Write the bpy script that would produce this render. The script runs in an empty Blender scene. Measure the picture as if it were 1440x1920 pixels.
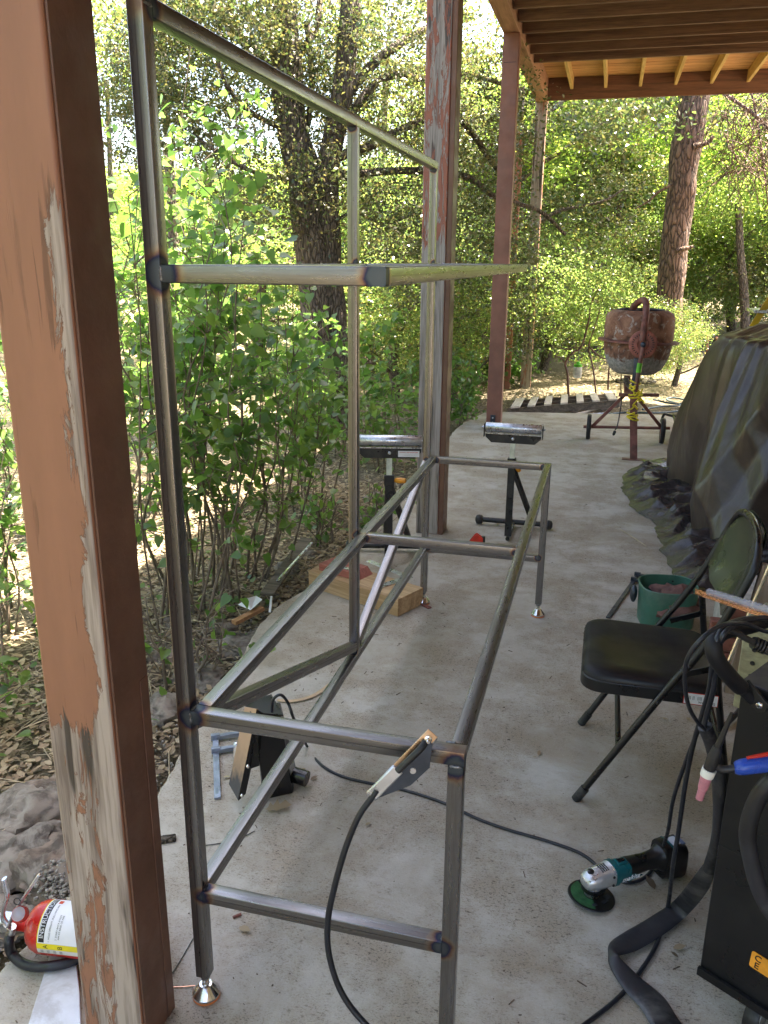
import bpy, math, random
import numpy as np
from mathutils import Vector, Matrix, noise as mnoise
random.seed(7)
PI = math.pi
sc = bpy.context.scene
# ------------------------------------------------------------------ camera
F, YAW, PITCH, ROLL = 1552.687, -0.2550, 0.2949, 0.0089
CAM = Vector((0.8009, -1.3720, 1.6657))
_f = Vector((math.sin(YAW)*math.cos(PITCH), math.cos(YAW)*math.cos(PITCH), -math.sin(PITCH)))
_r0 = Vector((math.cos(YAW), -math.sin(YAW), 0)); _u0 = _r0.cross(_f)
_r = _r0*math.cos(ROLL) + _u0*math.sin(ROLL); _u = -_r0*math.sin(ROLL) + _u0*math.cos(ROLL)
cam_d = bpy.data.cameras.new('camera'); cam = bpy.data.objects.new('camera', cam_d)
sc.collection.objects.link(cam); sc.camera = cam
cam.matrix_world = Matrix(((_r.x, _u.x, -_f.x, CAM.x), (_r.y, _u.y, -_f.y, CAM.y), (_r.z, _u.z, -_f.z, CAM.z), (0, 0, 0, 1)))
cam_d.sensor_fit = 'VERTICAL'; cam_d.sensor_height = 24.0; cam_d.lens = F/1920*24.0
cam_d.clip_start = 0.05; cam_d.clip_end = 600
# ------------------------------------------------------------------ light
SUN = Vector((0.34, 0.27, 1.0)).normalized()          # towards the sun
sun_el = math.asin(SUN.z); sun_az = math.atan2(SUN.x, SUN.y)
world = bpy.data.worlds.new('World'); sc.world = world; world.use_nodes = True
wn = world.node_tree; wn.nodes.clear()
sky = wn.nodes.new('ShaderNodeTexSky'); sky.sky_type = 'NISHITA'; sky.sun_disc = False
sky.sun_elevation = sun_el; sky.sun_rotation = sun_az; sky.dust_density = 3.0; sky.air_density = 0.9; sky.ozone_density = 0.5
bg = wn.nodes.new('ShaderNodeBackground'); bg.inputs['Strength'].default_value = 0.10
wo = wn.nodes.new('ShaderNodeOutputWorld')
wn.links.new(sky.outputs[0], bg.inputs[0]); wn.links.new(bg.outputs[0], wo.inputs[0])
sl = bpy.data.lights.new('sun', 'SUN'); so = bpy.data.objects.new('sun', sl); sc.collection.objects.link(so)
sl.energy = 5.0; sl.angle = math.radians(0.5); sl.color = (1.0, 0.93, 0.82)
so.rotation_euler = (-SUN).to_track_quat('-Z', 'Y').to_euler(); so.location = (4, 4, 20)
sc.view_settings.view_transform = 'Standard'; sc.view_settings.look = 'None'
sc.view_settings.exposure = 3.35; sc.view_settings.use_white_balance = True; sc.view_settings.white_balance_temperature = 7200; sc.view_settings.gamma = 1.0
sc.view_settings.use_curve_mapping = False
sc.cycles.use_denoising = True
sc.cycles.max_bounces = 9; sc.cycles.diffuse_bounces = 5; sc.cycles.glossy_bounces = 4
sc.cycles.transmission_bounces = 6; sc.cycles.transparent_max_bounces = 8
sc.cycles.sample_clamp_indirect = 8.0
sc.cycles.caustics_reflective = False; sc.cycles.caustics_refractive = False

# ------------------------------------------------------------------ placing helpers
def ray(px, py): return _f + _r*((px-720)/F) - _u*((py-960)/F)
def at(px, py, Y):
    d = ray(px, py); return CAM + d*((Y-CAM.y)/d.y)
def gz(px, py, z=0.0):
    d = ray(px, py); return CAM + d*((z-CAM.z)/d.z)
V = Vector
# ------------------------------------------------------------------ mesh builder
class MB:
    def __init__(s): s.v = []; s.f = []; s.uv = None
    def add(s, vs, fs, M=None):
        b = len(s.v)
        for p in vs:
            p = V(p); s.v.append(M @ p if M is not None else p)
        for f in fs: s.f.append([i+b for i in f])
        return s
    def box(s, x0, x1, y0, y1, z0, z1, M=None):
        vs = [(x0,y0,z0),(x1,y0,z0),(x1,y1,z0),(x0,y1,z0),(x0,y0,z1),(x1,y0,z1),(x1,y1,z1),(x0,y1,z1)]
        return s.add(vs, [(3,2,1,0),(4,5,6,7),(0,1,5,4),(1,2,6,5),(2,3,7,6),(3,0,4,7)], M)
    def bar(s, p0, p1, w, h, up=(0,0,1)):
        p0, p1 = V(p0), V(p1); d = (p1-p0); L = d.length; d.normalize(); up = V(up)
        x = d.cross(up)
        if x.length < 1e-4: x = d.cross(V((1,0,0)))
        x.normalize(); u = x.cross(d)
        M = Matrix(((x.x,d.x,u.x,p0.x),(x.y,d.y,u.y,p0.y),(x.z,d.z,u.z,p0.z),(0,0,0,1)))
        return s.box(-w/2, w/2, 0, L, -h/2, h/2, M)
    def prism(s, pts, z0, z1, M=None):
        n = len(pts)
        vs = [(x,y,z0) for x,y in pts] + [(x,y,z1) for x,y in pts]
        fs = [list(range(n-1,-1,-1)), list(range(n,2*n))] + [[i,(i+1)%n,n+(i+1)%n,n+i] for i in range(n)]
        return s.add(vs, fs, M)
    def tube(s, pts, r, n=8, cap=True, flat=1.0):
        pts = [V(p) for p in pts]; m = len(pts)
        rs = r if isinstance(r, (list, tuple)) else [r]*m
        b = len(s.v); t0 = (pts[1]-pts[0]).normalized()
        a = t0.cross(V((0,0,1)))
        if a.length < 0.05: a = t0.cross(V((1,0,0)))
        a.normalize()
        for i, p in enumerate(pts):
            t = (pts[min(i+1,m-1)] - pts[max(i-1,0)]).normalized()
            a = (a - t*a.dot(t)).normalized(); c = t.cross(a)
            for k in range(n):
                q = 2*PI*k/n
                s.v.append(p + (a*math.cos(q) + c*math.sin(q)*flat)*rs[i])
        for i in range(m-1):
            for k in range(n):
                s.f.append([b+i*n+k, b+i*n+(k+1)%n, b+(i+1)*n+(k+1)%n, b+(i+1)*n+k])
        if cap:
            s.f.append([b+k for k in range(n-1,-1,-1)]); s.f.append([b+(m-1)*n+k for k in range(n)])
        return s
    def lathe(s, prof, M=None, n=24, closed=True):
        b = len(s.v); m = len(prof)
        vs = [(r*math.cos(2*PI*k/n), r*math.sin(2*PI*k/n), z) for r, z in prof for k in range(n)]
        fs = [[i*n+k, i*n+(k+1)%n, (i+1)*n+(k+1)%n, (i+1)*n+k] for i in range(m-1) for k in range(n)]
        if closed: fs += [list(range(n-1,-1,-1)), [(m-1)*n+k for k in range(n)]]
        return s.add(vs, fs, M)
    def sphere(s, c, r, n=12, sc3=(1,1,1)):
        prof = [(math.sin(PI*i/(n//2))*r + 1e-5, -math.cos(PI*i/(n//2))*r) for i in range(n//2+1)]
        return s.lathe(prof, Matrix.Translation(V(c)) @ Matrix.Diagonal((*sc3,1)), n)
def smooth_path(pts, k=8):
    P = [V(p) for p in pts]; P = [P[0]*2-P[1]] + P + [P[-1]*2-P[-2]]; out = []
    for i in range(1, len(P)-2):
        a, b, c, d = P[i-1], P[i], P[i+1], P[i+2]
        for j in range(k):
            t = j/k
            out.append(0.5*((2*b) + (c-a)*t + (2*a-5*b+4*c-d)*t*t + (3*b-a-3*c+d)*t**3))
    out.append(P[-2]); return out
def frame_of(p, axis, up=(0,0,1)):
    "matrix whose local Z runs along axis, origin p"
    z = V(axis).normalized(); x = V(up).cross(z)
    if x.length < 1e-4: x = V((1,0,0)).cross(z)
    x.normalize(); y = z.cross(x); p = V(p)
    return Matrix(((x.x,y.x,z.x,p.x),(x.y,y.y,z.y,p.y),(x.z,y.z,z.z,p.z),(0,0,0,1)))
COL = sc.collection
def obj(name, mb, mat=None, parent=None, off=None, smooth=None, bevel=0, seg=2, label=None, kind=None):
    me = bpy.data.meshes.new(name)
    o0 = V(off) if off is not None else V((0,0,0))
    if isinstance(mb, MB):
        me.from_pydata([tuple(p-o0) for p in mb.v], [], mb.f)
        if mb.uv:
            uvl = me.uv_layers.new(name='UVMap'); uvl.data.foreach_set('uv', mb.uv)
    else: me = mb
    me.update()
    if mat: me.materials.append(mat)
    o = bpy.data.objects.new(name, me); COL.objects.link(o)
    if parent is not None: o.parent = parent
    if smooth is not None:
        me.shade_smooth(); me.set_sharp_from_angle(angle=math.radians(smooth))
    if bevel:
        m = o.modifiers.new('bevel', 'BEVEL'); m.width = bevel; m.segments = seg; m.limit_method = 'ANGLE'; m.angle_limit = math.radians(40)
        me.shade_smooth(); me.set_sharp_from_angle(angle=math.radians(50))
    if label: o['label'] = label
    if kind: o['kind'] = kind
    return o
def thing(name, label, cat, loc=(0,0,0), rotz=0, group=None):
    o = bpy.data.objects.new(name, None); COL.objects.link(o); o.empty_display_size = 0.1
    o.location = loc; o.rotation_euler = (0,0,rotz); o['label'] = label; o['category'] = cat
    if group: o['group'] = group
    return o
def tag(o, label, cat, group=None):
    o['label'] = label; o['category'] = cat
    if group: o['group'] = group
    return o
def centre(mb):
    "move a builder's origin to its base centre; returns the location"
    xs = [p.x for p in mb.v]; ys = [p.y for p in mb.v]; zs = [p.z for p in mb.v]
    return V(((min(xs)+max(xs))/2, (min(ys)+max(ys))/2, min(zs)))
def solo(name, mb, mat, label, cat, group=None, **k):
    "a thing that is one mesh, its origin at its base"
    c = centre(mb); o = obj(name, mb, mat, off=c, **k); o.location = c
    return tag(o, label, cat, group)
def copy_tree(o, parent=None):
    c = o.copy(); COL.objects.link(c)
    if parent is not None: c.parent = parent
    for ch in list(o.children): copy_tree(ch, c)
    return c
def lettering(parent, txt, size, M, mat, name='lettering', extrude=0.0006, shear=0):
    cu = bpy.data.curves.new('txt', 'FONT'); cu.body = txt; cu.size = size; cu.extrude = extrude
    cu.align_x = 'CENTER'; cu.align_y = 'CENTER'; cu.shear = shear; cu.resolution_u = 3
    t = bpy.data.objects.new('txt', cu); COL.objects.link(t)
    bpy.context.view_layer.update()
    me = bpy.data.meshes.new_from_object(t); bpy.data.objects.remove(t)
    me.transform(M); me.materials.clear()
    return obj(name, me, mat, parent)

# ------------------------------------------------------------------ material builder
class Mat:
    def __init__(s, name):
        s.m = bpy.data.materials.new(name); s.m.use_nodes = True; s.t = s.m.node_tree; s.t.nodes.clear()
        s.out = s.t.nodes.new('ShaderNodeOutputMaterial')
    def n(s, typ, ins=None, **props):
        nd = s.t.nodes.new('ShaderNode'+typ)
        for k, v in props.items(): setattr(nd, k, v)
        for k, v in (ins or {}).items():
            sk = nd.inputs[k]
            if isinstance(v, bpy.types.NodeSocket): s.t.links.new(v, sk)
            else:
                if isinstance(v, (tuple, list)) and len(v) == 3 and sk.type == 'RGBA': v = (*v, 1)
                sk.default_value = v
        return nd
    def coord(s, kind='Object', scale=(1,1,1), rnd=False):
        c = s.n('TexCoord').outputs[kind]
        if rnd:
            r = s.n('ObjectInfo').outputs['Random']
            r = s.n('Math', {0: r, 1: 37.0}, operation='MULTIPLY').outputs[0]
            c = s.n('VectorMath', {0: c, 1: s.n('CombineXYZ', {0: r, 1: r, 2: r}).outputs[0]}, operation='ADD').outputs[0]
        return s.n('Mapping', {'Vector': c, 'Scale': scale}).outputs[0]
    gain = 1.9
    def noise(s, vec, scale=5, detail=4, rough=0.55, dist=0):
        o = s.n('TexNoise', {'Vector': vec, 'Scale': scale, 'Detail': detail, 'Roughness': rough, 'Distortion': dist}).outputs[0]
        if s.gain == 1: return o
        return s.math('ADD', s.math('MULTIPLY', s.math('SUBTRACT', o, 0.5), s.gain), 0.5, True)
    def ramp(s, fac, stops, interp='LINEAR'):
        nd = s.n('ValToRGB', {'Fac': fac}); cr = nd.color_ramp; cr.interpolation = interp
        while len(cr.elements) < len(stops): cr.elements.new(0.5)
        for e, (p, c) in zip(cr.elements, stops):
            e.position = p
            if not isinstance(c, (tuple, list)): c = (c, c, c)
            e.color = (*c, 1)
        return nd.outputs[0]
    def mix(s, fac, a, b, typ='MIX'):
        nd = s.n('Mix', data_type='RGBA', blend_type=typ)
        for i, v in ((0, fac), (6, a), (7, b)):
            if isinstance(v, bpy.types.NodeSocket): s.t.links.new(v, nd.inputs[i])
            else: nd.inputs[i].default_value = (*v, 1) if isinstance(v, (tuple, list)) else v
        return nd.outputs[2]
    def math(s, op, a, b=0.0, clamp=False):
        return s.n('Math', {0: a, 1: b}, operation=op, use_clamp=clamp).outputs[0]
    def bump(s, h, strength=0.3, dist=0.01):
        return s.n('Bump', {'Height': h, 'Strength': strength, 'Distance': dist}).outputs[0]
    def bsdf(s, col, rough=0.6, metal=0.0, normal=None, **ex):
        ins = {'Base Color': col, 'Roughness': rough, 'Metallic': metal}
        if normal is not None: ins['Normal'] = normal
        ins.update({k.replace('_', ' '): v for k, v in ex.items()})
        b = s.n('BsdfPrincipled', ins); s.t.links.new(b.outputs[0], s.out.inputs[0]); return s.m
def sub(c, k): return tuple(x*k for x in c)
def basic(name, col, rough=0.5, metal=0.0, var=0.25, scale=12, bump=0.15, bs=60, dirt=None, rnd=True, **ex):
    "worn surface: mottled colour, uneven gloss, fine relief, optional dust colour"
    m = Mat(name); c = m.coord(rnd=rnd)
    n1 = m.noise(c, scale, 5, 0.6); n2 = m.noise(c, bs, 3)
    base = m.ramp(n1, [(0.3, sub(col, 1-var)), (0.7, sub(col, 1+var))])
    if dirt:
        d = m.ramp(m.noise(c, scale*0.7, 6, 0.7, 0.4), [(0.5, 0), (0.72, 0.75)])
        base = m.mix(d, base, dirt)
    r = m.ramp(m.noise(c, scale*1.7, 4), [(0.3, max(rough-0.12, 0.03)), (0.7, min(rough+0.12, 1))])
    return m.bsdf(base, r, metal, m.bump(n2, bump, 0.002), **ex)
def wood(name, light, dark, axis='z', rough=0.75, crack=0.0, fine=1.0, dirt=None):
    m = Mat(name); s = {'x': (0.06,1,1), 'y': (1,0.06,1), 'z': (1,1,0.06)}[axis]
    c = m.coord(scale=s, rnd=True); n1 = m.noise(c, 14*fine, 5, 0.6, 1.2); n2 = m.noise(c, 90*fine, 4, 0.6)
    g = m.math('ADD', m.math('MULTIPLY', n1, 0.6), m.math('MULTIPLY', n2, 0.4))
    base = m.ramp(g, [(0.32, dark), (0.5, tuple((a+b)/2 for a, b in zip(light, dark))), (0.66, light)])
    h = g
    if crack:
        ck = m.ramp(m.noise(c, 26*fine, 2, 0.4, 0.5), [(0.0, 1), (0.30, 1), (0.345, 0)])
        base = m.mix(m.math('MULTIPLY', ck, crack), base, sub(dark, 0.25)); h = m.math('SUBTRACT', g, ck)
    if dirt:
        base = m.mix(m.ramp(m.noise(m.coord(rnd=True), 5, 6, 0.7), [(0.45, 0), (0.7, 0.8)]), base, dirt)
    return m.bsdf(base, rough, 0, m.bump(h, 0.45, 0.004))
def peeling(name, paint, bare_l, bare_d, bias, side_bias=-1.0, edge=0.0, x_edge=0.14, rough=0.6):
    """painted timber with paint flaked off to bare grain; bias = list of (z, amount) giving where it has gone"""
    m = Mat(name); m.gain = 1; c = m.coord(); sep = m.n('SeparateXYZ', {0: c})
    cs = m.coord(scale=(1,1,0.05)); g1 = m.noise(cs, 30, 5, 0.6, 1.0); g2 = m.noise(cs, 130, 3)
    g = m.math('ADD', m.math('MULTIPLY', g1, 0.55), m.math('MULTIPLY', g2, 0.45))
    woodc = m.ramp(g, [(0.40, bare_d), (0.57, bare_l)])
    crack = m.ramp(m.noise(cs, 30, 2, 0.3, 0.6), [(0.0, 1), (0.37, 1), (0.395, 0)])
    woodc = m.mix(m.math('MULTIPLY', crack, 0.85), woodc, sub(bare_d, 0.2))
    z = m.math('DIVIDE', sep.outputs[2], 4.0)
    zb = m.ramp(z, [(zz/4.0, (b+1)/2) for zz, b in bias])
    zb = m.math('SUBTRACT', m.math('MULTIPLY', zb, 2.0), 1.0)
    fl = m.noise(m.coord(scale=(1,1,0.16)), 34, 9, 0.74, 0.9)
    fl = m.math('ADD', fl, m.math('MULTIPLY', m.noise(m.coord(scale=(1,1,0.1)), 8, 3), 0.55))
    v = m.math('ADD', fl, zb)
    if edge:
        e = m.ramp(m.math('DIVIDE', sep.outputs[0], x_edge), [(0.66, 0), (0.95, 1)])
        v = m.math('ADD', v, m.math('MULTIPLY', e, edge))
    nrm = m.n('SeparateXYZ', {0: m.n('NewGeometry').outputs['Normal']})
    front = m.math('LESS_THAN', nrm.outputs[1], -0.6)
    v = m.math('ADD', v, m.math('MULTIPLY', m.math('SUBTRACT', 1.0, front), side_bias))
    mask = m.ramp(v, [(0.80, 0), (0.815, 1)])
    lip = m.ramp(v, [(0.765, 0), (0.795, 1), (0.815, 0)])
    pcol = m.ramp(m.noise(m.coord(scale=(1,1,0.2)), 9, 5, 0.65), [(0.3, sub(paint, 0.86)), (0.7, sub(paint, 1.1))])
    hair = m.ramp(m.noise(m.coord(scale=(1,1,0.045)), 60, 3, 0.5, 0.4), [(0.0, 1), (0.37, 1), (0.41, 0)])
    pcol = m.mix(m.math('MULTIPLY', m.math('MULTIPLY', hair, 0.6), m.ramp(v, [(0.42, 0), (0.68, 1)])), pcol, sub(paint, 0.3))
    pcol = m.mix(m.math('MULTIPLY', lip, 0.55), pcol, sub(paint, 0.35))
    col = m.mix(mask, pcol, woodc)
    h = m.mix(mask, m.math('ADD', 0.8, m.math('MULTIPLY', m.math('SUBTRACT', g, hair), 0.15)), m.math('MULTIPLY', m.math('SUBTRACT', g, crack), 0.4))
    return m.bsdf(col, rough, 0, m.bump(h, 0.6, 0.004))

# ------------------------------------------------------------------ materials
def concrete_mat():
    m = Mat('concrete'); c = m.coord()
    big = m.noise(c, 0.7, 5, 0.6, 0.6); mid = m.noise(c, 5, 7, 0.7, 0.4); fine = m.noise(c, 160, 3, 0.7)
    base = m.ramp(mid, [(0.15, (0.435,0.408,0.360)), (0.5, (0.50,0.473,0.422)), (0.85, (0.56,0.532,0.480))])
    base = m.mix(m.ramp(big, [(0.42, 0), (0.68, 0.6)]), base, (0.36,0.315,0.26))
    sp = m.noise(m.coord(scale=(1,1.5,1)), 1.6, 5, 0.7, 0.8)      # warm stains that gather to the right and the front
    sep = m.n('SeparateXYZ', {0: c})
    gr = m.math('ADD', m.math('MULTIPLY', sep.outputs[0], 0.14), m.math('MULTIPLY', sep.outputs[1], -0.035))
    st = m.ramp(m.math('ADD', sp, gr), [(0.42, 0), (0.85, 0.8)])
    base = m.mix(st, base, (0.33,0.265,0.19))
    cs = m.coord(scale=(1,2.2,1))
    pits = m.math('MAXIMUM', m.ramp(m.noise(cs, 70, 4, 0.65, 0.5), [(0.66, 0), (0.74, 1)]), m.ramp(m.noise(m.coord(scale=(1,1.4,1)), 170, 3, 0.7), [(0.60, 0), (0.72, 0.8)]))
    pm = m.ramp(m.noise(c, 3.0, 7, 0.72), [(0.35, 0.15), (0.65, 1)])
    base = m.mix(m.math('MULTIPLY', pm, 0.62), base, (0.31,0.245,0.17))
    pit = m.math('MULTIPLY', pits, pm)
    base = m.mix(m.math('MULTIPLY', pit, 0.9), base, (0.10,0.075,0.052))
    lp = m.ramp(m.noise(m.coord(scale=(1,1.6,1)), 150, 3, 0.7), [(0.66, 0), (0.85, 0.3)])
    base = m.mix(lp, base, (0.66,0.64,0.6))
    gap = m.n('TexVoronoi', {'Vector': m.coord(), 'Scale': 0.55, 'Randomness': 1.0}, feature='DISTANCE_TO_EDGE').outputs['Distance']
    cr = m.math('MULTIPLY', m.ramp(m.math('ADD', gap, m.math('MULTIPLY', m.noise(c, 9, 5, 0.7), 0.05)), [(0.0245, 0), (0.026, 1), (0.0275, 0)]), 0.35)
    base = m.mix(cr, base, (0.16,0.13,0.1))
    h = m.math('SUBTRACT', m.math('ADD', m.math('MULTIPLY', fine, 0.35), m.math('MULTIPLY', mid, 0.6)), m.math('MULTIPLY', pit, 0.9))
    return m.bsdf(base, m.ramp(mid, [(0.3, 0.62), (0.7, 0.85)]), 0, m.bump(h, 0.45, 0.006))
T = 0.03175
W, L, ZT, ZS, ZTOP, ZL, D, ZB = 0.6057, 2.4672, 0.7675, 1.6557, 2.0798, 0.3131, 0.443, 0.0661
YM = 1.2178
JOINTS = [(T,0.0,ZS-T/2),(T,0.016,ZT-T/2),(T,0.016,ZL-T/2),(T/2,0.03,ZTOP-T/2),(W-T/2,0.01,ZT-T),(W-T,0.01,ZL-T/2),
          (T,YM,ZT-T*0.2),(T,YM,ZS),(T/2,YM-0.005,ZTOP-T),(T/2,YM,ZL+0.005),(2*T,YM+0.01,ZT-T/2),(W-T,YM+0.01,ZT-T/2),
          (T/2,L-T,ZTOP-T),(2*T,L-T,ZT-T/2),(W-T,L-T,ZT-T/2),(W-T,L-T,ZL-T/4),(T,L-T,ZL-T/4),(T,L-T,ZS),(D-T*0.4,0,ZS-T/2),(T/2,L-T,ZT-0.02)]
BIG = {0: 1.05, 1: 1.0, 2: 0.7, 3: 0.9, 4: 0.9, 5: 0.75, 18: 0.85}
def steel_mat():
    m = Mat('bare_steel'); c = m.coord(); uv = m.n('TexCoord').outputs['UV']
    su = m.n('SeparateXYZ', {0: uv}); rnd = m.n('ObjectInfo').outputs['Random']
    wob = m.n('VectorMath', {0: m.n('TexNoise', {'Vector': c, 'Scale': 60.0, 'Detail': 4.0}).outputs['Color'], 1: (0.5,0.5,0.5)}, operation='SUBTRACT').outputs[0]
    cw = m.n('VectorMath', {0: c, 1: m.n('VectorMath', {0: wob, 'Scale': 0.012}, operation='SCALE').outputs[0]}, operation='ADD').outputs[0]
    d = None
    for i, j in enumerate(JOINTS):
        q = m.n('VectorMath', {0: cw, 1: j}, operation='DISTANCE').outputs['Value']
        q = m.math('DIVIDE', q, BIG.get(i, 0.48))
        d = q if d is None else m.math('MINIMUM', d, q)
    st = m.n('CombineXYZ', {0: m.math('MULTIPLY', su.outputs[0], 1.6), 1: m.math('ADD', m.math('MULTIPLY', su.outputs[1], 5.0), m.math('MULTIPLY', rnd, 50.0)), 2: 0.0}).outputs[0]
    s1 = m.noise(st, 1.0, 2, 0.5); s2 = m.noise(m.n('CombineXYZ', {0: m.math('MULTIPLY', su.outputs[0], 7.0), 1: m.math('MULTIPLY', su.outputs[1], 3.0), 2: rnd}).outputs[0], 1.0, 5, 0.7, 0.5)
    sm = m.noise(c, 35, 6, 0.7, 1.0)
    base = m.ramp(s1, [(0.0, (0.215,0.207,0.206)), (1.0, (0.275,0.266,0.265))])
    base = m.mix(m.ramp(s2, [(0.35, 0), (0.9, 0.55)]), base, (0.15,0.125,0.112))
    base = m.mix(m.ramp(sm, [(0.72, 0), (0.9, 0.4)]), base, (0.22,0.15,0.11))
    fr = m.math('FRACT', su.outputs[1]); face = m.math('FLOOR', su.outputs[1])
    seam = m.ramp(fr, [(0.40, 0), (0.42, 1), (0.49, 1), (0.51, 0)]); odd = m.math('LESS_THAN', m.math('FRACT', m.math('MULTIPLY', m.math('ADD', face, m.math('MULTIPLY', rnd, 7.0)), 0.5)), 0.5); seam = m.math('MULTIPLY', seam, odd)
    base = m.mix(m.math('MULTIPLY', seam, 0.6), base, (0.075,0.068,0.07))
    heat = m.ramp(d, [(0.0, (0.10,0.11,0.12)), (0.022, (0.085,0.10,0.115)), (0.026, (0.022,0.026,0.05)), (0.029, (0.05,0.055,0.12)), (0.033, (0.20,0.10,0.06)), (0.042, (0.34,0.25,0.16))])
    base = m.mix(m.ramp(d, [(0.032, 1), (0.05, 0)]), base, heat)
    rough = m.ramp(s2, [(0.2, 0.25), (0.8, 0.34)])
    rough = m.mix(m.ramp(d, [(0.026, 0.7), (0.04, 0)]), rough, (0.6,0.6,0.6))
    return m.bsdf(base, rough, 0.92, m.bump(sm, 0.02, 0.001))
def leaf_mat(name, cols, trans=0.45, gloss=0.35, tcol=None):
    m = Mat(name); t = m.n('Attribute', attribute_name='tint').outputs['Fac']
    rnd = m.n('ObjectInfo').outputs['Random']
    fac = m.math('FRACT', m.math('ADD', t, m.math('MULTIPLY', rnd, 0.37)))
    n = len(cols); col = m.ramp(fac, [(i/(n-1) if n > 1 else 0, c) for i, c in enumerate(cols)])
    pr = m.n('BsdfPrincipled', {'Base Color': col, 'Roughness': gloss, 'Specular IOR Level': 0.5})
    tc = m.mix(1.0, col, tcol or (0.90, 1.0, 0.60), 'MULTIPLY')
    tc = m.n('HueSaturation', {'Color': tc, 'Saturation': 0.95, 'Value': 3.6}).outputs[0]
    tr = m.n('BsdfTranslucent', {'Color': tc})
    mx = m.n('MixShader', {0: trans, 1: pr.outputs[0], 2: tr.outputs[0]})
    m.t.links.new(mx.outputs[0], m.out.inputs[0]); return m.m
def bark_mat(name, light, dark, sc_=1.0):
    m = Mat(name); c = m.coord(scale=(1,1,0.28), rnd=True)
    vo = m.n('TexVoronoi', {'Vector': m.n('VectorMath', {0: c, 1: m.n('VectorMath', {0: m.n('TexNoise', {'Vector': c, 'Scale': 18.0}).outputs['Color'], 'Scale': 0.06}, operation='SCALE').outputs[0]}, operation='ADD').outputs[0], 'Scale': 30.0*sc_}, feature='DISTANCE_TO_EDGE').outputs['Distance']
    n2 = m.noise(c, 40*sc_, 6, 0.7)
    h = m.math('ADD', m.ramp(vo, [(0.0, 0), (0.25, 1)]), m.math('MULTIPLY', n2, 0.6))
    base = m.ramp(h, [(0.25, dark), (1.0, light)])
    return m.bsdf(base, 0.9, 0, m.bump(h, 1.0, 0.03))

concrete = concrete_mat(); steel = steel_mat()
def tarp_mat():
    m = Mat('tarp_plastic'); c = m.coord(); n1 = m.noise(c, 3.5, 6, 0.7, 0.8); n2 = m.noise(m.coord(scale=(1,1,0.3)), 5, 4, 0.55, 1.2)
    base = m.ramp(n1, [(0.2, (0.032,0.021,0.016)), (0.55, (0.048,0.032,0.024)), (0.9, (0.072,0.050,0.038))])
    base = m.mix(m.ramp(n2, [(0.65, 0), (1.0, 0.3)]), base, (0.10,0.082,0.062))
    return m.bsdf(base, m.ramp(n2, [(0.3, 0.30), (0.7, 0.42)]), 0, m.bump(n2, 0.22, 0.03))
tarp_m = tarp_mat()
beamwood = wood('beam_paint', (0.42,0.235,0.15), (0.27,0.14,0.09), 'y', 0.6)
joistwood = wood('joist_wood', (0.20,0.115,0.075), (0.11,0.06,0.042), 'x', 0.75)
yellowwood = wood('joist_yellow', (0.62,0.44,0.18), (0.44,0.29,0.11), 'y', 0.7)
deckwood = wood('deck_board', (0.66,0.37,0.18), (0.38,0.20,0.09), 'x', 0.7)
rimwood = wood('rim_wood', (0.19,0.09,0.06), (0.10,0.05,0.035), 'x', 0.7)
palletwood = wood('pallet_wood', (0.72,0.66,0.57), (0.55,0.49,0.41), 'y', 0.85)
stringerwood = wood('old_wood', (0.20,0.165,0.13), (0.09,0.075,0.06), 'x', 0.9)
pine = wood('pine_timber', (0.56,0.38,0.22), (0.36,0.22,0.11), 'x', 0.7)
black_paint = basic('black_paint', (0.012,0.013,0.016), 0.38, 0, 0.3, 10, 0.1, 80, dirt=(0.035,0.033,0.03))
satin_black = basic('satin_black', (0.007,0.007,0.008), 0.34, 0, 0.2, 5, 0.05, 60)
vinyl = basic('black_vinyl', (0.006,0.006,0.008), 0.5, 0, 0.15, 3, 0.12, 260, Specular_IOR_Level=0.4)
rubber = basic('black_rubber', (0.012,0.012,0.014), 0.5, 0, 0.3, 14, 0.12, 90, dirt=(0.05,0.047,0.044))
rubber_blue = basic('cable_jacket', (0.010,0.012,0.018), 0.42, 0, 0.25, 20, 0.08, 90)
leather = basic('grey_sleeve', (0.018,0.018,0.022), 0.45, 0, 0.4, 6, 0.3, 50, dirt=(0.10,0.097,0.094))
chrome = basic('chrome', (0.72,0.71,0.69), 0.12, 1.0, 0.05, 20, 0.02, 60)
zinc = basic('zinc', (0.55,0.57,0.60), 0.3, 1.0, 0.15, 18, 0.06, 60)
roller_m = basic('roller_steel', (0.55,0.57,0.62), 0.34, 0.9, 0.15, 20, 0.08, 60)
orange_pad = basic('orange_pad', (0.55,0.17,0.05), 0.6)
orange_pl = basic('orange_plastic', (0.75,0.30,0.03), 0.4)
red_paint = basic('red_paint', (0.55,0.02,0.015), 0.25, 0, 0.15, 6, 0.05, 60, dirt=(0.35,0.10,0.08))
magnet_red = basic('magnet_red', (0.62,0.035,0.02), 0.4)
white_pl = basic('white_paint', (0.62,0.64,0.70), 0.45, 0, 0.08, 8, 0.1, 60, dirt=(0.42,0.41,0.42))
label_white = basic('label_white', (0.78,0.79,0.83), 0.4, 0, 0.05, 8, 0.0)
label_yellow = basic('label_yellow', (0.80,0.66,0.02), 0.4, 0, 0.05)
ink = basic('ink_black', (0.012,0.012,0.014), 0.5, 0, 0.1)
blue_pl = basic('blue_plastic', (0.018,0.065,0.38), 0.35, 0, 0.2, 10, 0.08, 60)
pink_cer = basic('pink_ceramic', (0.52,0.20,0.24), 0.45, 0, 0.12, 30, 0.05, 60)
cream = basic('ivory_ring', (0.70,0.68,0.62), 0.4, 0, 0.1)
teal = basic('teal_plastic', (0.005,0.10,0.115), 0.35, 0, 0.15, 12, 0.05)
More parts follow.
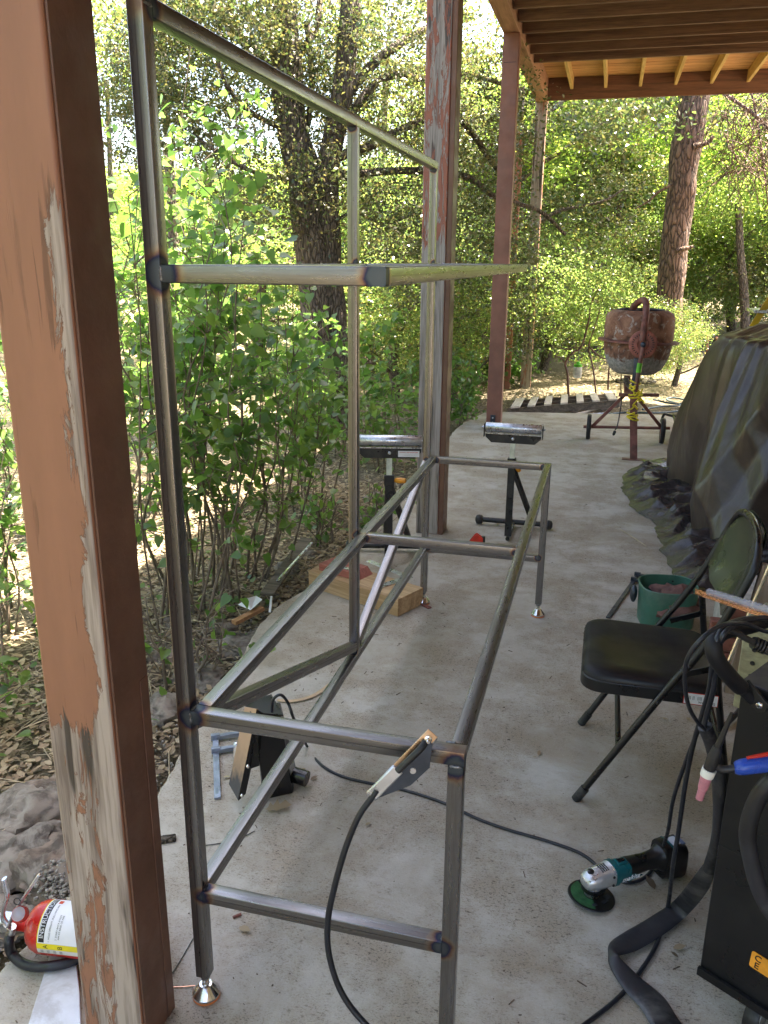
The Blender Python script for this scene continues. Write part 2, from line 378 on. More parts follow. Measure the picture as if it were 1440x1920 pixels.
alu = basic('cast_aluminium', (0.60,0.61,0.63), 0.32, 0.8, 0.1, 14, 0.15, 70)
green_disc = basic('green_disc', (0.018,0.095,0.032), 0.6, 0, 0.3, 30, 0.1)
mint = basic('green_plastic', (0.04,0.135,0.098), 0.42, 0, 0.15, 6, 0.06, 60, dirt=(0.11,0.20,0.16))
bright_green = basic('lime_plastic', (0.12,0.55,0.03), 0.4)
copper = basic('copper_rod', (0.80,0.40,0.26), 0.25, 1.0, 0.08, 40, 0.02)
brass = basic('copper_plate', (0.62,0.40,0.24), 0.38, 0.9, 0.2, 14, 0.06)
gloves_m = basic('work_glove', (0.17,0.085,0.072), 0.9, 0, 0.25, 14, 0.5, 70)
mesh_m = basic('wire_mesh', (0.35,0.38,0.34), 0.4, 0.8, 0.1)
tan_m = basic('tan_strip', (0.46,0.33,0.21), 0.6, 0, 0.12, 6)
blue_steel = basic('blued_steel', (0.30,0.35,0.44), 0.4, 0.7, 0.15, 14, 0.08, 60)
dark_iron = basic('dark_iron', (0.055,0.065,0.085), 0.42, 0.6, 0.2, 14, 0.08, 60)
red_board = wood('red_board', (0.38,0.13,0.10), (0.24,0.08,0.06), 'x', 0.8)
stone = basic('rock', (0.16,0.135,0.115), 0.95, 0, 0.5, 13, 1.0, 30, dirt=(0.27,0.245,0.215))
stone_red = basic('rock_red', (0.15,0.112,0.088), 0.95, 0, 0.5, 13, 1.0, 30, dirt=(0.23,0.20,0.17))
yellow_fg = basic('yellow_fibreglass', (0.55,0.34,0.01), 0.4, 0, 0.15, 5, 0.05)
hose_m = basic('hose', (0.045,0.075,0.09), 0.4)
gear_red = basic('gear_red', (0.34,0.115,0.085), 0.6, 0.1, 0.3, 14, 0.3, 50)
rope_m = basic('yellow_rope', (0.72,0.56,0.03), 0.7, 0, 0.25, 60, 0.6, 200)
brick_m = basic('brick', (0.23,0.085,0.06), 0.85, 0, 0.3, 12, 0.5, 50)
mortar_m = basic('mortar', (0.42,0.39,0.35), 0.9, 0, 0.2, 20, 0.5, 60)
rust_mix = Mat('rusty_mixer')
def rusty():
    m = rust_mix; c = m.coord(); z = m.n('SeparateXYZ', {0: c}).outputs[2]
    n1 = m.noise(c, 5, 7, 0.7, 0.6); n2 = m.noise(c, 30, 5, 0.7)
    rust = m.ramp(n1, [(0.3, (0.10,0.048,0.032)), (0.5, (0.24,0.11,0.065)), (0.7, (0.36,0.19,0.12))])
    cem = m.ramp(n2, [(0.3, (0.20,0.19,0.175)), (0.7, (0.36,0.345,0.32))])
    lo = m.math('ADD', m.math('MULTIPLY', m.math('SUBTRACT', 0.875, z), 4.5), m.math('SUBTRACT', n1, 0.5))
    col = m.mix(m.ramp(lo, [(0.0, 0), (0.10, 1)]), rust, cem)
    col = m.mix(m.ramp(m.noise(c, 9, 7, 0.75, 1.2), [(0.60, 0), (0.68, 0.7)]), col, (0.46,0.42,0.38))
    return m.bsdf(col, 0.8, 0.1, m.bump(n2, 0.5, 0.006))
rusty_drum = rusty()
rust_red = basic('rusty_red_paint', (0.20,0.075,0.06), 0.6, 0.1, 0.35, 12, 0.3, 50, dirt=(0.16,0.09,0.07))
leaf_dry = leaf_mat('dry_leaf', [(0.20,0.135,0.085), (0.34,0.26,0.17), (0.13,0.085,0.055), (0.42,0.35,0.24), (0.24,0.18,0.12)], 0.10, 0.75)
leaf_shrub = leaf_mat('shrub_leaf', [(0.045,0.10,0.024), (0.070,0.135,0.030), (0.11,0.17,0.038), (0.055,0.11,0.038)], 0.38, 0.32)
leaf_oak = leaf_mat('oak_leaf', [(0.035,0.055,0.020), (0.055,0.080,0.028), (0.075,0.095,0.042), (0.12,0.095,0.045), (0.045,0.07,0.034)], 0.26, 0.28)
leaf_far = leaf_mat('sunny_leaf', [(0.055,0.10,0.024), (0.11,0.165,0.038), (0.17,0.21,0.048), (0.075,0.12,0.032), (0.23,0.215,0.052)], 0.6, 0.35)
leaf_toyon = leaf_mat('grey_green_leaf', [(0.045,0.085,0.028), (0.09,0.135,0.042), (0.15,0.19,0.06), (0.06,0.10,0.035), (0.21,0.16,0.06)], 0.46, 0.3)
bark_oak = bark_mat('oak_bark', (0.21,0.165,0.13), (0.045,0.034,0.027))
bark_pine = bark_mat('pine_bark', (0.24,0.15,0.11), (0.035,0.022,0.018), 0.6)
bark_thin = basic('twig_bark', (0.16,0.125,0.095), 0.85, 0, 0.3, 20, 0.5, 60)
bark_red = basic('red_bark', (0.15,0.065,0.045), 0.5, 0, 0.3, 14, 0.2, 60)

# ------------------------------------------------------------------ ground, slab
def gh(x, y):
    d = math.hypot(x, y-3)
    h = -0.10 + 0.05*mnoise.noise(V((x*0.5, y*0.5, 0))) + 0.035*mnoise.noise(V((x*2.1, y*2.1, 3)))
    if x < -0.7: h += -0.03*min(-x-0.7, 3)
    far = max(0.0, y*0.9+(-x)*0.35-24); h += min(far*0.10, 4.5) * (1 + 0.5*min(1, max(0, (x+4)/12)))
    if x > 1.5 and y > 10: h += min((x-1.5)*(y-10)*0.02, 0.6)
    if d > 90: h += min((d-90)*0.02, 3)
    if -0.62 < x < 9 and -9 < y < 8.2: h = min(h, -0.12) - 0.05
    return h
def build_ground():
    def axis(lo, hi, c0, c1, fine):
        a = list(np.arange(c0, c1, fine)); x = c1; s = fine
        while x < hi: a.append(x); s *= 1.18; x += s
        a.append(hi); x = c0; s = fine; b = []
        while x > lo: s *= 1.18; x -= s; b.append(max(x, lo))
        return sorted(set(b+a))
    xs = axis(-220, 220, -6, 6, 0.12); ys = axis(-60, 300, -2, 14, 0.12)
    nx, ny = len(xs), len(ys)
    vs = [(x, y, gh(x, y)) for y in ys for x in xs]
    fs = [(j*nx+i, j*nx+i+1, (j+1)*nx+i+1, (j+1)*nx+i) for j in range(ny-1) for i in range(nx-1)]
    me = bpy.data.meshes.new('ground'); me.from_pydata(vs, [], fs); me.shade_smooth()
    m = Mat('forest_floor'); c = m.coord(); n1 = m.noise(c, 1.3, 6, 0.65); n2 = m.noise(c, 38, 6, 0.75); n3 = m.noise(c, 0.12, 4)
    base = m.ramp(n2, [(0.3, (0.085,0.062,0.042)), (0.5, (0.20,0.155,0.11)), (0.7, (0.34,0.28,0.21))])
    base = m.mix(m.ramp(n1, [(0.5, 0), (0.7, 0.5)]), base, (0.16,0.11,0.07))
    base = m.mix(m.ramp(n3, [(0.4, 0), (0.6, 0.5)]), base, (0.17,0.16,0.06))
    m.bsdf(base, 0.95, 0, m.bump(n2, 0.9, 0.03))
    me.materials.append(m.m); o = bpy.data.objects.new('ground', me); COL.objects.link(o); o['kind'] = 'structure'
build_ground()
def slab():
    edge = [(-0.50,-9), (-0.50,-6), (-0.50,-3), (-0.50,-1.2), (-0.49,-0.5), (-0.50,0.03), (-0.47,0.35), (-0.48,0.65), (-0.56,1.1), (-0.62,1.6), (-0.69,2.1), (-0.60,2.6), (-0.58,3.0), (-0.64,3.9), (-0.62,5.0), (-0.60,6.3), (-0.62,7.15), (-0.49,8.04)]
    pts = [V((x,y,0)) for x,y in edge]; P = smooth_path(pts, 12)
    out = []
    for p in P: out.append((p.x + 0.02*mnoise.noise(V((p.y*6,1,0))) + 0.008*mnoise.noise(V((p.y*25,1,0))), p.y))
    mb = MB(); rows = []
    far = [(-0.49,8.04), (-0.266,8.19), (0.66,8.37), (1.55,8.55), (9,9.9)]
    for x, y in out: rows.append([(x,y,-0.16), (x,y,-0.006), (x+0.007,y,0.0), (9,y,0.0)])
    vs = [p for r_ in rows for p in r_]; fs = []
    for i in range(len(rows)-1):
        for k in range(3): fs.append((4*i+k, 4*i+4+k, 4*i+5+k, 4*i+1+k)[::-1])
    mb.add(vs, fs)
    yl = out[-1]; b = [(9,yl[1],0.0), (yl[0]+0.007,yl[1],0.0)] + [(x,y,0.0) for x,y in far[1:]]
    mb.add(b, [tuple(range(len(b)))[::-1]])
    for (xa,ya),(xb,yb) in zip([yl]+far[1:-1], far[1:]): mb.add([(xa,ya,0),(xb,yb,0),(xb,yb,-0.16),(xa,ya,-0.16)], [(0,1,2,3)])
    o = obj('concrete_slab', mb, concrete, kind='structure')
slab()

# ------------------------------------------------------------------ deck and its posts
dk = thing('wooden_deck', 'raised wooden deck overhead with dark joists and a tan edge beam resting on the posts', 'deck', (-0.26, 3.5, 3.67))
DO = (-0.26, 3.5, 3.67)
obj('beam', MB().box(-0.335, -0.185, -3.9, 10.86, 3.67, 3.935), beamwood, dk, DO, bevel=0.006)
obj('rim_joist', MB().box(-0.182, 7.0, 10.64, 10.685, 3.675, 3.938), rimwood, dk, DO, bevel=0.004)
j0 = obj('joist', MB().box(-0.18, 7.0, -0.02, 0.02, 0, 0.236), joistwood, dk, bevel=0.003)
y = 8.56; k = 0
while y > -3.9:
    o = j0 if k == 0 else j0.copy()
    if k: COL.objects.link(o); o.parent = dk
    o.location = V((0.0, y+0.02, 3.702)) - V(DO); y -= 0.4064; k += 1
for i in range(16):
    x = 0.12 + 0.423*i
    mb = MB().box(x-0.019, x+0.019, 8.602, 10.637, 3.795, 3.937)
    obj('joist', mb, yellowwood, dk, DO, bevel=0.003)
p0 = obj('deck_board', MB().box(-0.40, 7.0, -0.07, 0.07, 0, 0.036), deckwood, dk, bevel=0.003)
y = 10.80; k = 0
while y > -3.9:
    o = p0 if k == 0 else p0.copy()
    if k: COL.objects.link(o); o.parent = dk
    o.location = V((random.uniform(-.01,.01), y, 3.9405+random.uniform(0,0.003))) - V(DO); y -= 0.1465; k += 1
paint_front = (0.35,0.16,0.095)
def post(name, label, x0, x1, y0, y1, z0, z1, mat, extra=None):
    loc = (x0, y0, z0)
    t = thing(name, label, 'post', loc)
    obj('timber', MB().box(x0, x1, y0, y1, z0, z1), mat, t, loc, bevel=0.006, seg=2)
    if extra: extra(t, loc)
    return t
m0 = peeling('peeling_near', paint_front, (0.46,0.37,0.315), (0.21,0.155,0.125), [(0.0,0.03), (0.35,0.10), (0.78,0.09), (0.87,-0.22), (1.3,-0.22), (1.72,-0.24), (1.85,-0.6), (4,-0.6)], -1.0, 0.40, 0.14)
brown = basic('brown_paint', (0.165,0.082,0.054), 0.55, 0, 0.12, 6, 0.25, 40)
def c0x(t, loc):
    obj('side_board', MB().box(-0.0465, -0.0415, -0.150, -0.030, 0.0, 3.668), brown, t, loc, bevel=0.0015)
    obj('trim_strip', MB().box(-0.0413, -0.0395, -0.062, -0.033, 0.0, 0.86), brown, t, loc, bevel=0.001)
post('wooden_post', 'nearest square post, tan paint peeling off its grey wood, beside the fire extinguisher', -0.190, -0.047, -0.158, -0.028, 0.0, 3.668, m0, c0x)
m1 = peeling('peeling_mid', (0.36,0.13,0.085), (0.40,0.36,0.335), (0.20,0.175,0.16), [(0.0,0.5), (1.55,0.42), (1.8,0.05), (2.6,0.03), (4,0.0)], -1.0)
def c1x(t, loc):
    obj('side_board', MB().box(-0.128, -0.098, 3.556, 3.70, 0.0, 3.668), brown, t, loc, bevel=0.003)
post('wooden_post', 'weathered grey post behind the steel frame, red paint flaking near its top', -0.272, -0.129, 3.55, 3.695, 0.0, 3.668, m1, c1x)
m2 = basic('red_brown_paint', (0.235,0.10,0.07), 0.55, 0, 0.12, 5, 0.3, 40)
def c2x(t, loc):
    obj('bracket', MB().box(-0.285, -0.235, 7.131, 7.137, 0.03, 0.145), dark_iron, t, loc, bevel=0.001)
    for z in (0.065, 0.115):
        obj('bolt', MB().lathe([(0.009,0),(0.009,0.006),(0.006,0.008)], frame_of((-0.26,7.131,z), (0,-1,0)), 8), zinc, t, loc)
    obj('joint_line', MB().box(-0.315, -0.20, 7.1375, 7.1392, 3.42, 3.424), ink, t, loc)
post('wooden_post', 'smooth red-brown painted post with an iron bracket at its foot at the slab edge', -0.330, -0.180, 7.14, 7.288, 0.0, 3.668, m2, c2x)
m3 = peeling('peeling_far', (0.33,0.145,0.09), (0.36,0.31,0.26), (0.18,0.14,0.11), [(0.0,0.10), (2,0.16), (4,0.10)], -0.12)
post('wooden_post', 'farthest post, half bare grey wood, beside the downspout behind the pallet', -0.335, -0.19, 10.69, 10.83, -0.2, 3.668, m3)
post('wooden_post', 'painted post behind the viewer carrying the near end of the deck', -0.335, -0.19, -3.75, -3.6, 0.0, 3.668, m2)
mb = MB(); mb.box(-0.55, -0.47, 10.6, 10.68, -0.15, 3.13)
ds = thing('downspout', 'red-brown rectangular downspout with an elbow beside the farthest post', 'downspout', (-0.5, 10.6, -0.15))
ds_paint = basic('downspout_paint', (0.30,0.12,0.08), 0.5, 0, 0.2, 6)
obj('pipe', mb, ds_paint, ds, (-0.5,10.6,-0.15), bevel=0.01)
obj('elbow', MB().tube(smooth_path([(-0.51,10.64,3.1),(-0.51,10.64,3.2),(-0.56,10.6,3.28),(-0.66,10.5,3.30)], 5), 0.048, 8), ds_paint, ds, (-0.5,10.6,-0.15), smooth=50)
obj('upper_pipe', MB().box(-0.63, -0.56, 9.9, 9.96, 3.25, 3.93), ds_paint, ds, (-0.5,10.6,-0.15), bevel=0.01)

# unseen house wall, added out of frame on the right to shut off light
wl = thing('unseen_house_wall', 'unseen boarded house wall added along the right side of the covered slab', 'wall', (3.6, 0, 0))
wm = wood('siding', (0.62,0.52,0.42), (0.52,0.43,0.34), 'y', 0.7)  # unseen wall's pale tone chosen to bounce light
obj('wall', MB().box(3.6, 3.8, -8, 7.6, -0.1, 3.69), wm, wl, (3.6,0,0))
for i in range(18):
    obj('siding_board', MB().box(3.575, 3.598, -8, 7.6, 0.02+i*0.2, 0.205+i*0.2), wm, wl, (3.6,0,0), bevel=0.003)

# ------------------------------------------------------------------ welded steel bench frame
def sq(name, p0, p1, parent, mat=None, w=T, roll=0.0, up=None, r=0.0032):
    p0, p1 = V(p0), V(p1); d = (p1-p0); Ln = d.length; d.normalize()
    up = V(up) if up else (V((0,0,1)) if abs(d.z) < 0.9 else V((0,1,0)))
    x = d.cross(up).normalized(); u = x.cross(d)
    if roll: q = Matrix.Rotation(roll, 3, d); x = q @ x; u = q @ u
    prof = []
    for k in range(4):
        ang0 = k*PI/2
        cx, cy = [(1,1),(-1,1),(-1,-1),(1,-1)][k]
        for j in range(4):
            a = ang0 + j*PI/6
            prof.append(((w/2-r)*cx + r*math.cos(a), (w/2-r)*cy + r*math.sin(a)))
    n = len(prof); vs = []; mb = MB()
    segs = max(1, int(Ln/0.25))
    for i in range(segs+1):
        for a, b in prof: vs.append(p0 + d*(Ln*i/segs) + x*a + u*b)
    fs = []; uv = []
    per = [k//4 + (0.0 if k % 4 == 0 else 0.0) + 0.98*(k % 4)/3*0.02 for k in range(n)]
    def vv(k):    # face k//4 flat part lies between profile points 4k+3 and 4k+4
        return k//4 + [0.86, 0.9, 0.95, 1.0][k % 4]
    for i in range(segs):
        for k in range(n):
            k2 = (k+1) % n
            fs.append((i*n+k, i*n+k2, (i+1)*n+k2, (i+1)*n+k))
            v0 = vv(k); v1 = vv(k2) if k2 else vv(n-1)+0.86
            if k % 4 == 3: v1 = v0 + 0.86
            else: v1 = k2//4 + [0.86, 0.9, 0.95, 1.0][k2 % 4]
            u0, u1 = Ln*i/segs, Ln*(i+1)/segs
            uv += [u0, v0, u0, v1, u1, v1, u1, v0]
    fs.append(tuple(range(n-1,-1,-1))); uv += [0.0, 0.2]*n
    fs.append(tuple(segs*n+k for k in range(n))); uv += [0.0, 0.2]*n
    mb.v = vs; mb.f = [list(f) for f in fs]; mb.uv = uv
    return obj(name, mb, mat or steel, parent, smooth=20)
fr = thing('bench_frame', 'tall welded bare steel tube workbench frame on chrome levelling feet', 'frame', (0,0,0))
h = T/2
sq('post', (h,h,ZB), (h,h,ZTOP+0.002), fr)
sq('post', (h,YM+h,ZL+0.001), (h,YM+h,ZTOP-T), fr)
sq('post', (h,L-h,ZB), (h,L-h,ZTOP-T), fr)
sq('leg', (W-h,h,ZB), (W-h,h,ZT-T), fr); sq('leg', (W-h,L-h,ZB), (W-h,L-h,ZT-T), fr)
sq('top_rail', (h,T,ZTOP-h), (h,L,ZTOP-h), fr)
sq('table_rail', (T+h+0.0005,T,ZT-h), (T+h+0.0005,L,ZT-h), fr)
sq('table_rail', (W-h,T,ZT-h), (W-h,L,ZT-h), fr)
sq('table_rail', (T,h,ZT-h), (W,h,ZT-h), fr)
sq('table_rail', (2*T+0.0005,L-h,ZT-h), (W-T,L-h,ZT-h), fr)
sq('crossbar', (2*T+0.0005,YM+h,ZT-h), (W-T,YM+h,ZT-h), fr)
sq('crossbar', (T,h,ZL-h), (W-T,h,ZL-h), fr)
sq('crossbar', (T,L-h,ZL-h), (W-T,L-h,ZL-h), fr)
sq('lower_rail', (h,T,ZL-h), (h,L-T,ZL-h), fr)
sq('brace', (h,T+0.004,ZT-0.045), (h,YM-0.006,ZL+0.028), fr)
sq('brace', (h,YM+T+0.008,ZL+0.028), (h,L-T-0.004,ZT-0.03), fr)
sq('shelf_rail', (T,h,ZS-h), (D-T,h,ZS-h), fr)
sq('shelf_rail', (D-h,0,ZS-h), (D-h,L,ZS-h), fr)
sq('shelf_rail', (T+h+0.0005,T,ZS-h), (T+h+0.0005,L-T,ZS-h), fr)
sq('shelf_rail', (T,L-h,ZS-h), (D-T,L-h,ZS-h), fr)
sq('shelf_rail', (2*T+0.0005,YM+h,ZS-h), (D-T,YM+h,ZS-h), fr)
def weld(p, axis, ln=0.022, r=0.0028):
    p = V(p); a = V(axis).normalized(); pts = [p + a*(ln*(i/8-0.5)) + V((random.uniform(-1,1),random.uniform(-1,1),random.uniform(-1,1)))*0.0008 for i in range(9)]
    mb = MB(); mb.tube(pts, [r*(0.5 if i in (0,8) else random.uniform(0.8,1.25)) for i in range(9)], 6)
    obj('weld_bead', mb, zinc_dark, fr, smooth=60)
zinc_dark = basic('weld_metal', (0.22,0.22,0.23), 0.4, 0.9, 0.3, 90, 0.4, 200)
for a in [((T,0.001,ZS-h),(0,0,1),0.026), ((T+0.001,h,ZT),(0,1,0),0.022), ((T,0.0,ZT-h),(0,0,1),0.024), ((T,h,ZL),(0,1,0),0.022), ((W-T,h,ZL),(0,1,0),0.024), ((W-T,T,ZT),(1,0,0),0.02),
          ((2*T,YM+h,ZT),(0,1,0),0.02), ((W-T,YM+h,ZT),(0,1,0),0.02), ((h,YM-0.001,ZL+0.002),(1,0,0),0.022), ((W-T,L-h,ZL),(0,1,0),0.02), ((T,h,ZTOP-h),(0,1,0),0.026), ((W-h,-0.0003,ZT-T),(1,0,0),0.024)]: weld(*a)
for x, y in ((h,h),(h,L-h),(W-h,h),(W-h,L-h)):
    Mx = Matrix.Translation((x,y,0))
    ft = obj('levelling_foot', MB().lathe([(0.0315,0.006),(0.0325,0.008),(0.0325,0.0125),(0.031,0.0145),(0.0165,0.034),(0.0145,0.0355),(0.0095,0.036),(0.0085,0.041),(0.0085,0.046),(0.0062,0.048),(0.0062,0.0665)], Mx, 40), chrome, fr, smooth=28)
    obj('rubber_pad', MB().lathe([(0.0315,0.0),(0.0325,0.002),(0.0318,0.0065)], Mx, 32), orange_pad, ft, smooth=40)
    obj('nut', MB().lathe([(0.011,0.053),(0.011,0.061)], Mx, 6), zinc_dark, ft)

# ------------------------------------------------------------------ ground clamp on the near rail
def gclamp():
    A = V((0.545,-0.022,0.815)); B = V((0.447,-0.065,0.700))           # nose and tail of the tool
    t = thing('earth_clamp', 'welding earth clamp with copper-faced jaws gripping the near rail of the bench', 'clamp', A)
    d = (B-A).normalized(); n = d.cross(V((0.75,0.1,-0.65))).normalized()
    yv_ = d.cross(n)
    M = Matrix(((d.x, yv_.x, n.x, A.x),(d.y, yv_.y, n.y, A.y),(d.z, yv_.z, n.z, A.z),(0,0,0,1)))
    # local: x along the tool, y across, z out towards the viewer/up
    Ln = (B-A).length
    o = lambda nm, mb, mt, **k: obj(nm, mb, mt, t, A, **k)
    s = 1
    probe = M.to_3x3() @ V((0,0,1))
    if probe.y > 0: s = -1
    o('upper_jaw', MB().box(-0.004, Ln, -0.012, 0.012, s*0.006-0.0015, s*0.006+0.0015, M), brass, bevel=0.001)
    o('jaw_side', MB().prism([(0.0,-0.016),(0.085,-0.034),(0.135,-0.022),(Ln,-0.014),(Ln,-0.011),(0.0,-0.011)], -0.0012, 0.0012, M), zinc_dark, bevel=0.0008)
    o('lower_jaw', MB().prism([(0.012,-0.014),(0.05,-0.042),(0.10,-0.040),(Ln+0.004,-0.012),(Ln,-0.008),(0.012,-0.008)], -0.009, 0.009, M), dark_iron, bevel=0.001)
    o('handle_sleeve', MB().box(Ln*0.58, Ln+0.012, -0.0125, 0.0125, s*0.004, s*0.011, M), alu, bevel=0.003)
    o('bolt', MB().lathe([(0.0075,0.0),(0.0075,0.006),(0.0045,0.007),(0.0045,0.016),(0.003,0.018)], M @ Matrix.Translation((0.010,0.0,s*0.0075)) @ (Matrix.Rotation(PI,4,'X') if s < 0 else Matrix.Identity(4)), 12), chrome, smooth=35)
    o('pivot', MB().lathe([(0.006,-0.012),(0.006,0.012)], M @ Matrix.Translation((0.075,-0.022,0)), 12), zinc, smooth=35)
    pA = M @ V((0.03, 0.0, s*0.012)); pB = M @ V((Ln*0.60, 0.0, s*0.013))
    o('cable_boot', MB().tube(smooth_path([M @ V((0.018,0,s*0.011)), M @ V((0.035,0,s*0.0185)), pB], 5), 0.0066, 10), rubber, smooth=60)
    return M @ V((Ln, 0, s*0.007))
tail = gclamp()
def cable(name, label, pts, r, mat=rubber_blue, group=None, k=8, n=10, cat='cable', flat=1.0):
    mb = MB().tube(smooth_path(pts, k), r, n, flat=flat)
    return solo(name, mb, mat, label, cat, group, smooth=60)
pts = [tail + V((0.004,0.001,0.006)), tail + V((-0.006,-0.004,-0.012))] + [at(x, y, Y) for x, y, Y in [(672,1532,-0.085), (648,1590,-0.10), (628,1660,-0.115), (615,1725,-0.125), (617,1790,-0.135), (640,1860,-0.145), (685,1920,-0.155), (760,1985,-0.17), (860,2040,-0.2)]]
cable('ground_cable', 'thick black cable curving down from the earth clamp in front of the bench frame', pts, 0.0062)
# ------------------------------------------------------------------ roller stands
def roller_stand(loc, rotz, label, knob):
    t = thing('roller_stand', label, 'roller stand', loc, rotz, 'roller stands behind the bench frame')
    sB = MB(); sB.bar((0,0,0.035),(0,0.0,0.52),0.042,0.030,(0,1,0))
    obj('upright', sB, black_paint, t, bevel=0.003)
    obj('inner_tube', MB().bar((0,0.0,0.50),(0,0.0,0.645),0.030,0.020,(0,1,0)), basic('pale_zinc',(0.55,0.60,0.54),0.4,0.5) if 'pale_zinc' not in bpy.data.materials else bpy.data.materials['pale_zinc'], t, bevel=0.002)
    obj('rear_leg', MB().bar((0.008,0.02,0.46),(0.13,0.30,0.03),0.030,0.024,(0,0,1)), black_paint, t, bevel=0.003)
    obj('rear_leg', MB().bar((-0.008,0.02,0.46),(-0.02,0.30,0.03),0.030,0.024,(0,0,1)), black_paint, t, bevel=0.003)
    obj('floor_bar', MB().tube([(-0.215,0.30,0.034),(0.22,0.30,0.034)], 0.017, 12), black_paint, t, smooth=50)
    obj('front_bar', MB().tube([(0.0,-0.02,0.020),(0.0,0.30,0.030)], 0.013, 10), black_paint, t, smooth=50)
    for x in (-0.225, 0.23):
        obj('end_cap', MB().lathe([(0.019,-0.028),(0.029,-0.018),(0.032,0.0),(0.028,0.016),(0.012,0.024)], frame_of((x,0.30,0.033),(1 if x > 0 else -1,0,0)), 16), rubber, t, smooth=50)
    br = obj('roller_bracket', MB().prism([(-0.165,0.677),(0.165,0.677),(0.165,0.655),(0.130,0.622),(-0.130,0.622),(-0.165,0.655)], -0.016, 0.016, Matrix.Rotation(PI/2,4,'X')), black_paint, t, bevel=0.002)
    obj('lip', MB().box(-0.168,0.168,-0.024,-0.0165,0.676,0.681), zinc, br)
    for x in (-0.176, 0.171): obj('ear', MB().box(x,x+0.005,-0.026,0.026,0.655,0.735), black_paint, t, bevel=0.003)
    obj('roller', MB().lathe([(0.0275,-0.166),(0.029,-0.164),(0.029,0.164),(0.0275,0.166)], frame_of((0,0,0.712),(1,0,0)), 28), roller_m, t, smooth=40)
    obj('axle', MB().tube([(-0.190,0,0.712),(0.187,0,0.712)], 0.0055, 8), zinc, t, smooth=40)
    obj('bolt', MB().lathe([(0.009,0),(0.009,0.005),(0.004,0.008)], frame_of((0,-0.0165,0.650),(0,-1,0)), 8), zinc, t)
    obj('collar', MB().box(-0.026,0.026,-0.020,0.020,0.475,0.53), black_paint, t, bevel=0.003)
    obj('knob', MB().lathe([(0.008,0.0),(0.009,0.01),(0.014,0.018),(0.016,0.04),(0.013,0.066),(0.006,0.07)], frame_of((0.021,0,0.500),knob), 14), orange_pl, t, smooth=50)
    return t
s1 = roller_stand((0.315,3.55,0.0), 0.0, 'roller stand standing clear on the slab behind the bench, pale blue lit roller', (0.35,0.5,-0.9))
s2 = roller_stand((-0.275,2.86,0.0), 0.24, 'roller stand half hidden behind the grey post, with a white warning sticker on its bracket', (1.0,-0.25,0.05))
obj('warning_sticker', MB().box(0.045,0.155,-0.0172,-0.0162,0.630,0.662), label_white, s2)
lettering(s2, 'WARNING - KEEP HANDS CLEAR', 0.0064, Matrix.Translation((0.10,-0.0178,0.654)) @ Matrix.Rotation(PI/2,4,'X'), magnet_red)
lettering(s2, '_ ___ ____ __ ___ __', 0.0070, Matrix.Translation((0.10,-0.0178,0.643)) @ Matrix.Rotation(PI/2,4,'X'), ink)
s2.scale = (1.04,1.04,1.04)
# ------------------------------------------------------------------ timber, square, strap behind the bench
def plank_at(name, p0, p1, w, h_, z, mat, label, cat, bevel=0.003, tip=None):
    p0, p1 = V((*p0, 0)), V((*p1, 0)); d = (p1-p0); Ln = d.length; a = math.atan2(d.y, d.x)
    mb = MB().box(0, Ln, 0, w, 0, h_)
    o = obj(name, mb, mat, bevel=bevel); o.location = (p0.x, p0.y, z); o.rotation_euler = (0, 0, a)
    return tag(o, label, cat)
plank_at('timber_block', (-0.620,2.50), (-0.068,2.245), 0.205, 0.092, 0.001, pine, 'thick pale timber beam lying on the slab under the far end of the bench', 'timber')
pb = MB(); pb.add([(0,0,0),(0.26,0,0),(0.225,0,0.038),(0,0,0.038),(0,0.13,0),(0.26,0.13,0),(0.225,0.13,0.038),(0,0.13,0.038)], [(0,1,2,3),(5,4,7,6),(1,5,6,2),(4,0,3,7),(3,2,6,7),(4,5,1,0)])
o = obj('offcut_board', pb, red_board, bevel=0.002); o.location = (-0.565,2.515,0.0935); o.rotation_euler = (0,0,-0.38)
tag(o, 'short reddish slant-cut offcut lying on top of the thick pale beam', 'board')
mb = MB().box(0,0.085,0,0.026,0,0.003); o = obj('steel_strap', mb, zinc, bevel=0.001); o.location = (-0.43,2.475,0.1325); o.rotation_euler = (0,0,-0.3)
for x in (0.05,0.072): obj('hole', MB().lathe([(0.0035,0.0031),(0.0035,0.0033)], Matrix.Translation((x,0.013,0)), 8), ink, o)
tag(o, 'small flat steel strap with two holes on the reddish offcut', 'strap')
o = obj('framing_square', MB().prism([(0,0),(0.34,0),(0.34,0.035),(0.04,0.035),(0.04,0.24),(0,0.24)], 0, 0.003), zinc, bevel=0.001)
o.location = (-0.06,2.545,0.0945); o.rotation_euler = (0,0,2.55)
tag(o, 'flat metal framing square resting on the thick pale beam', 'square')
o = solo('iron_offcut', MB().bar(gz(782,1128,0.006), gz(806,1140,0.006), 0.022, 0.006), rust_red, 'small rusty flat bar offcut lying beside the end of the thick beam', 'offcut')
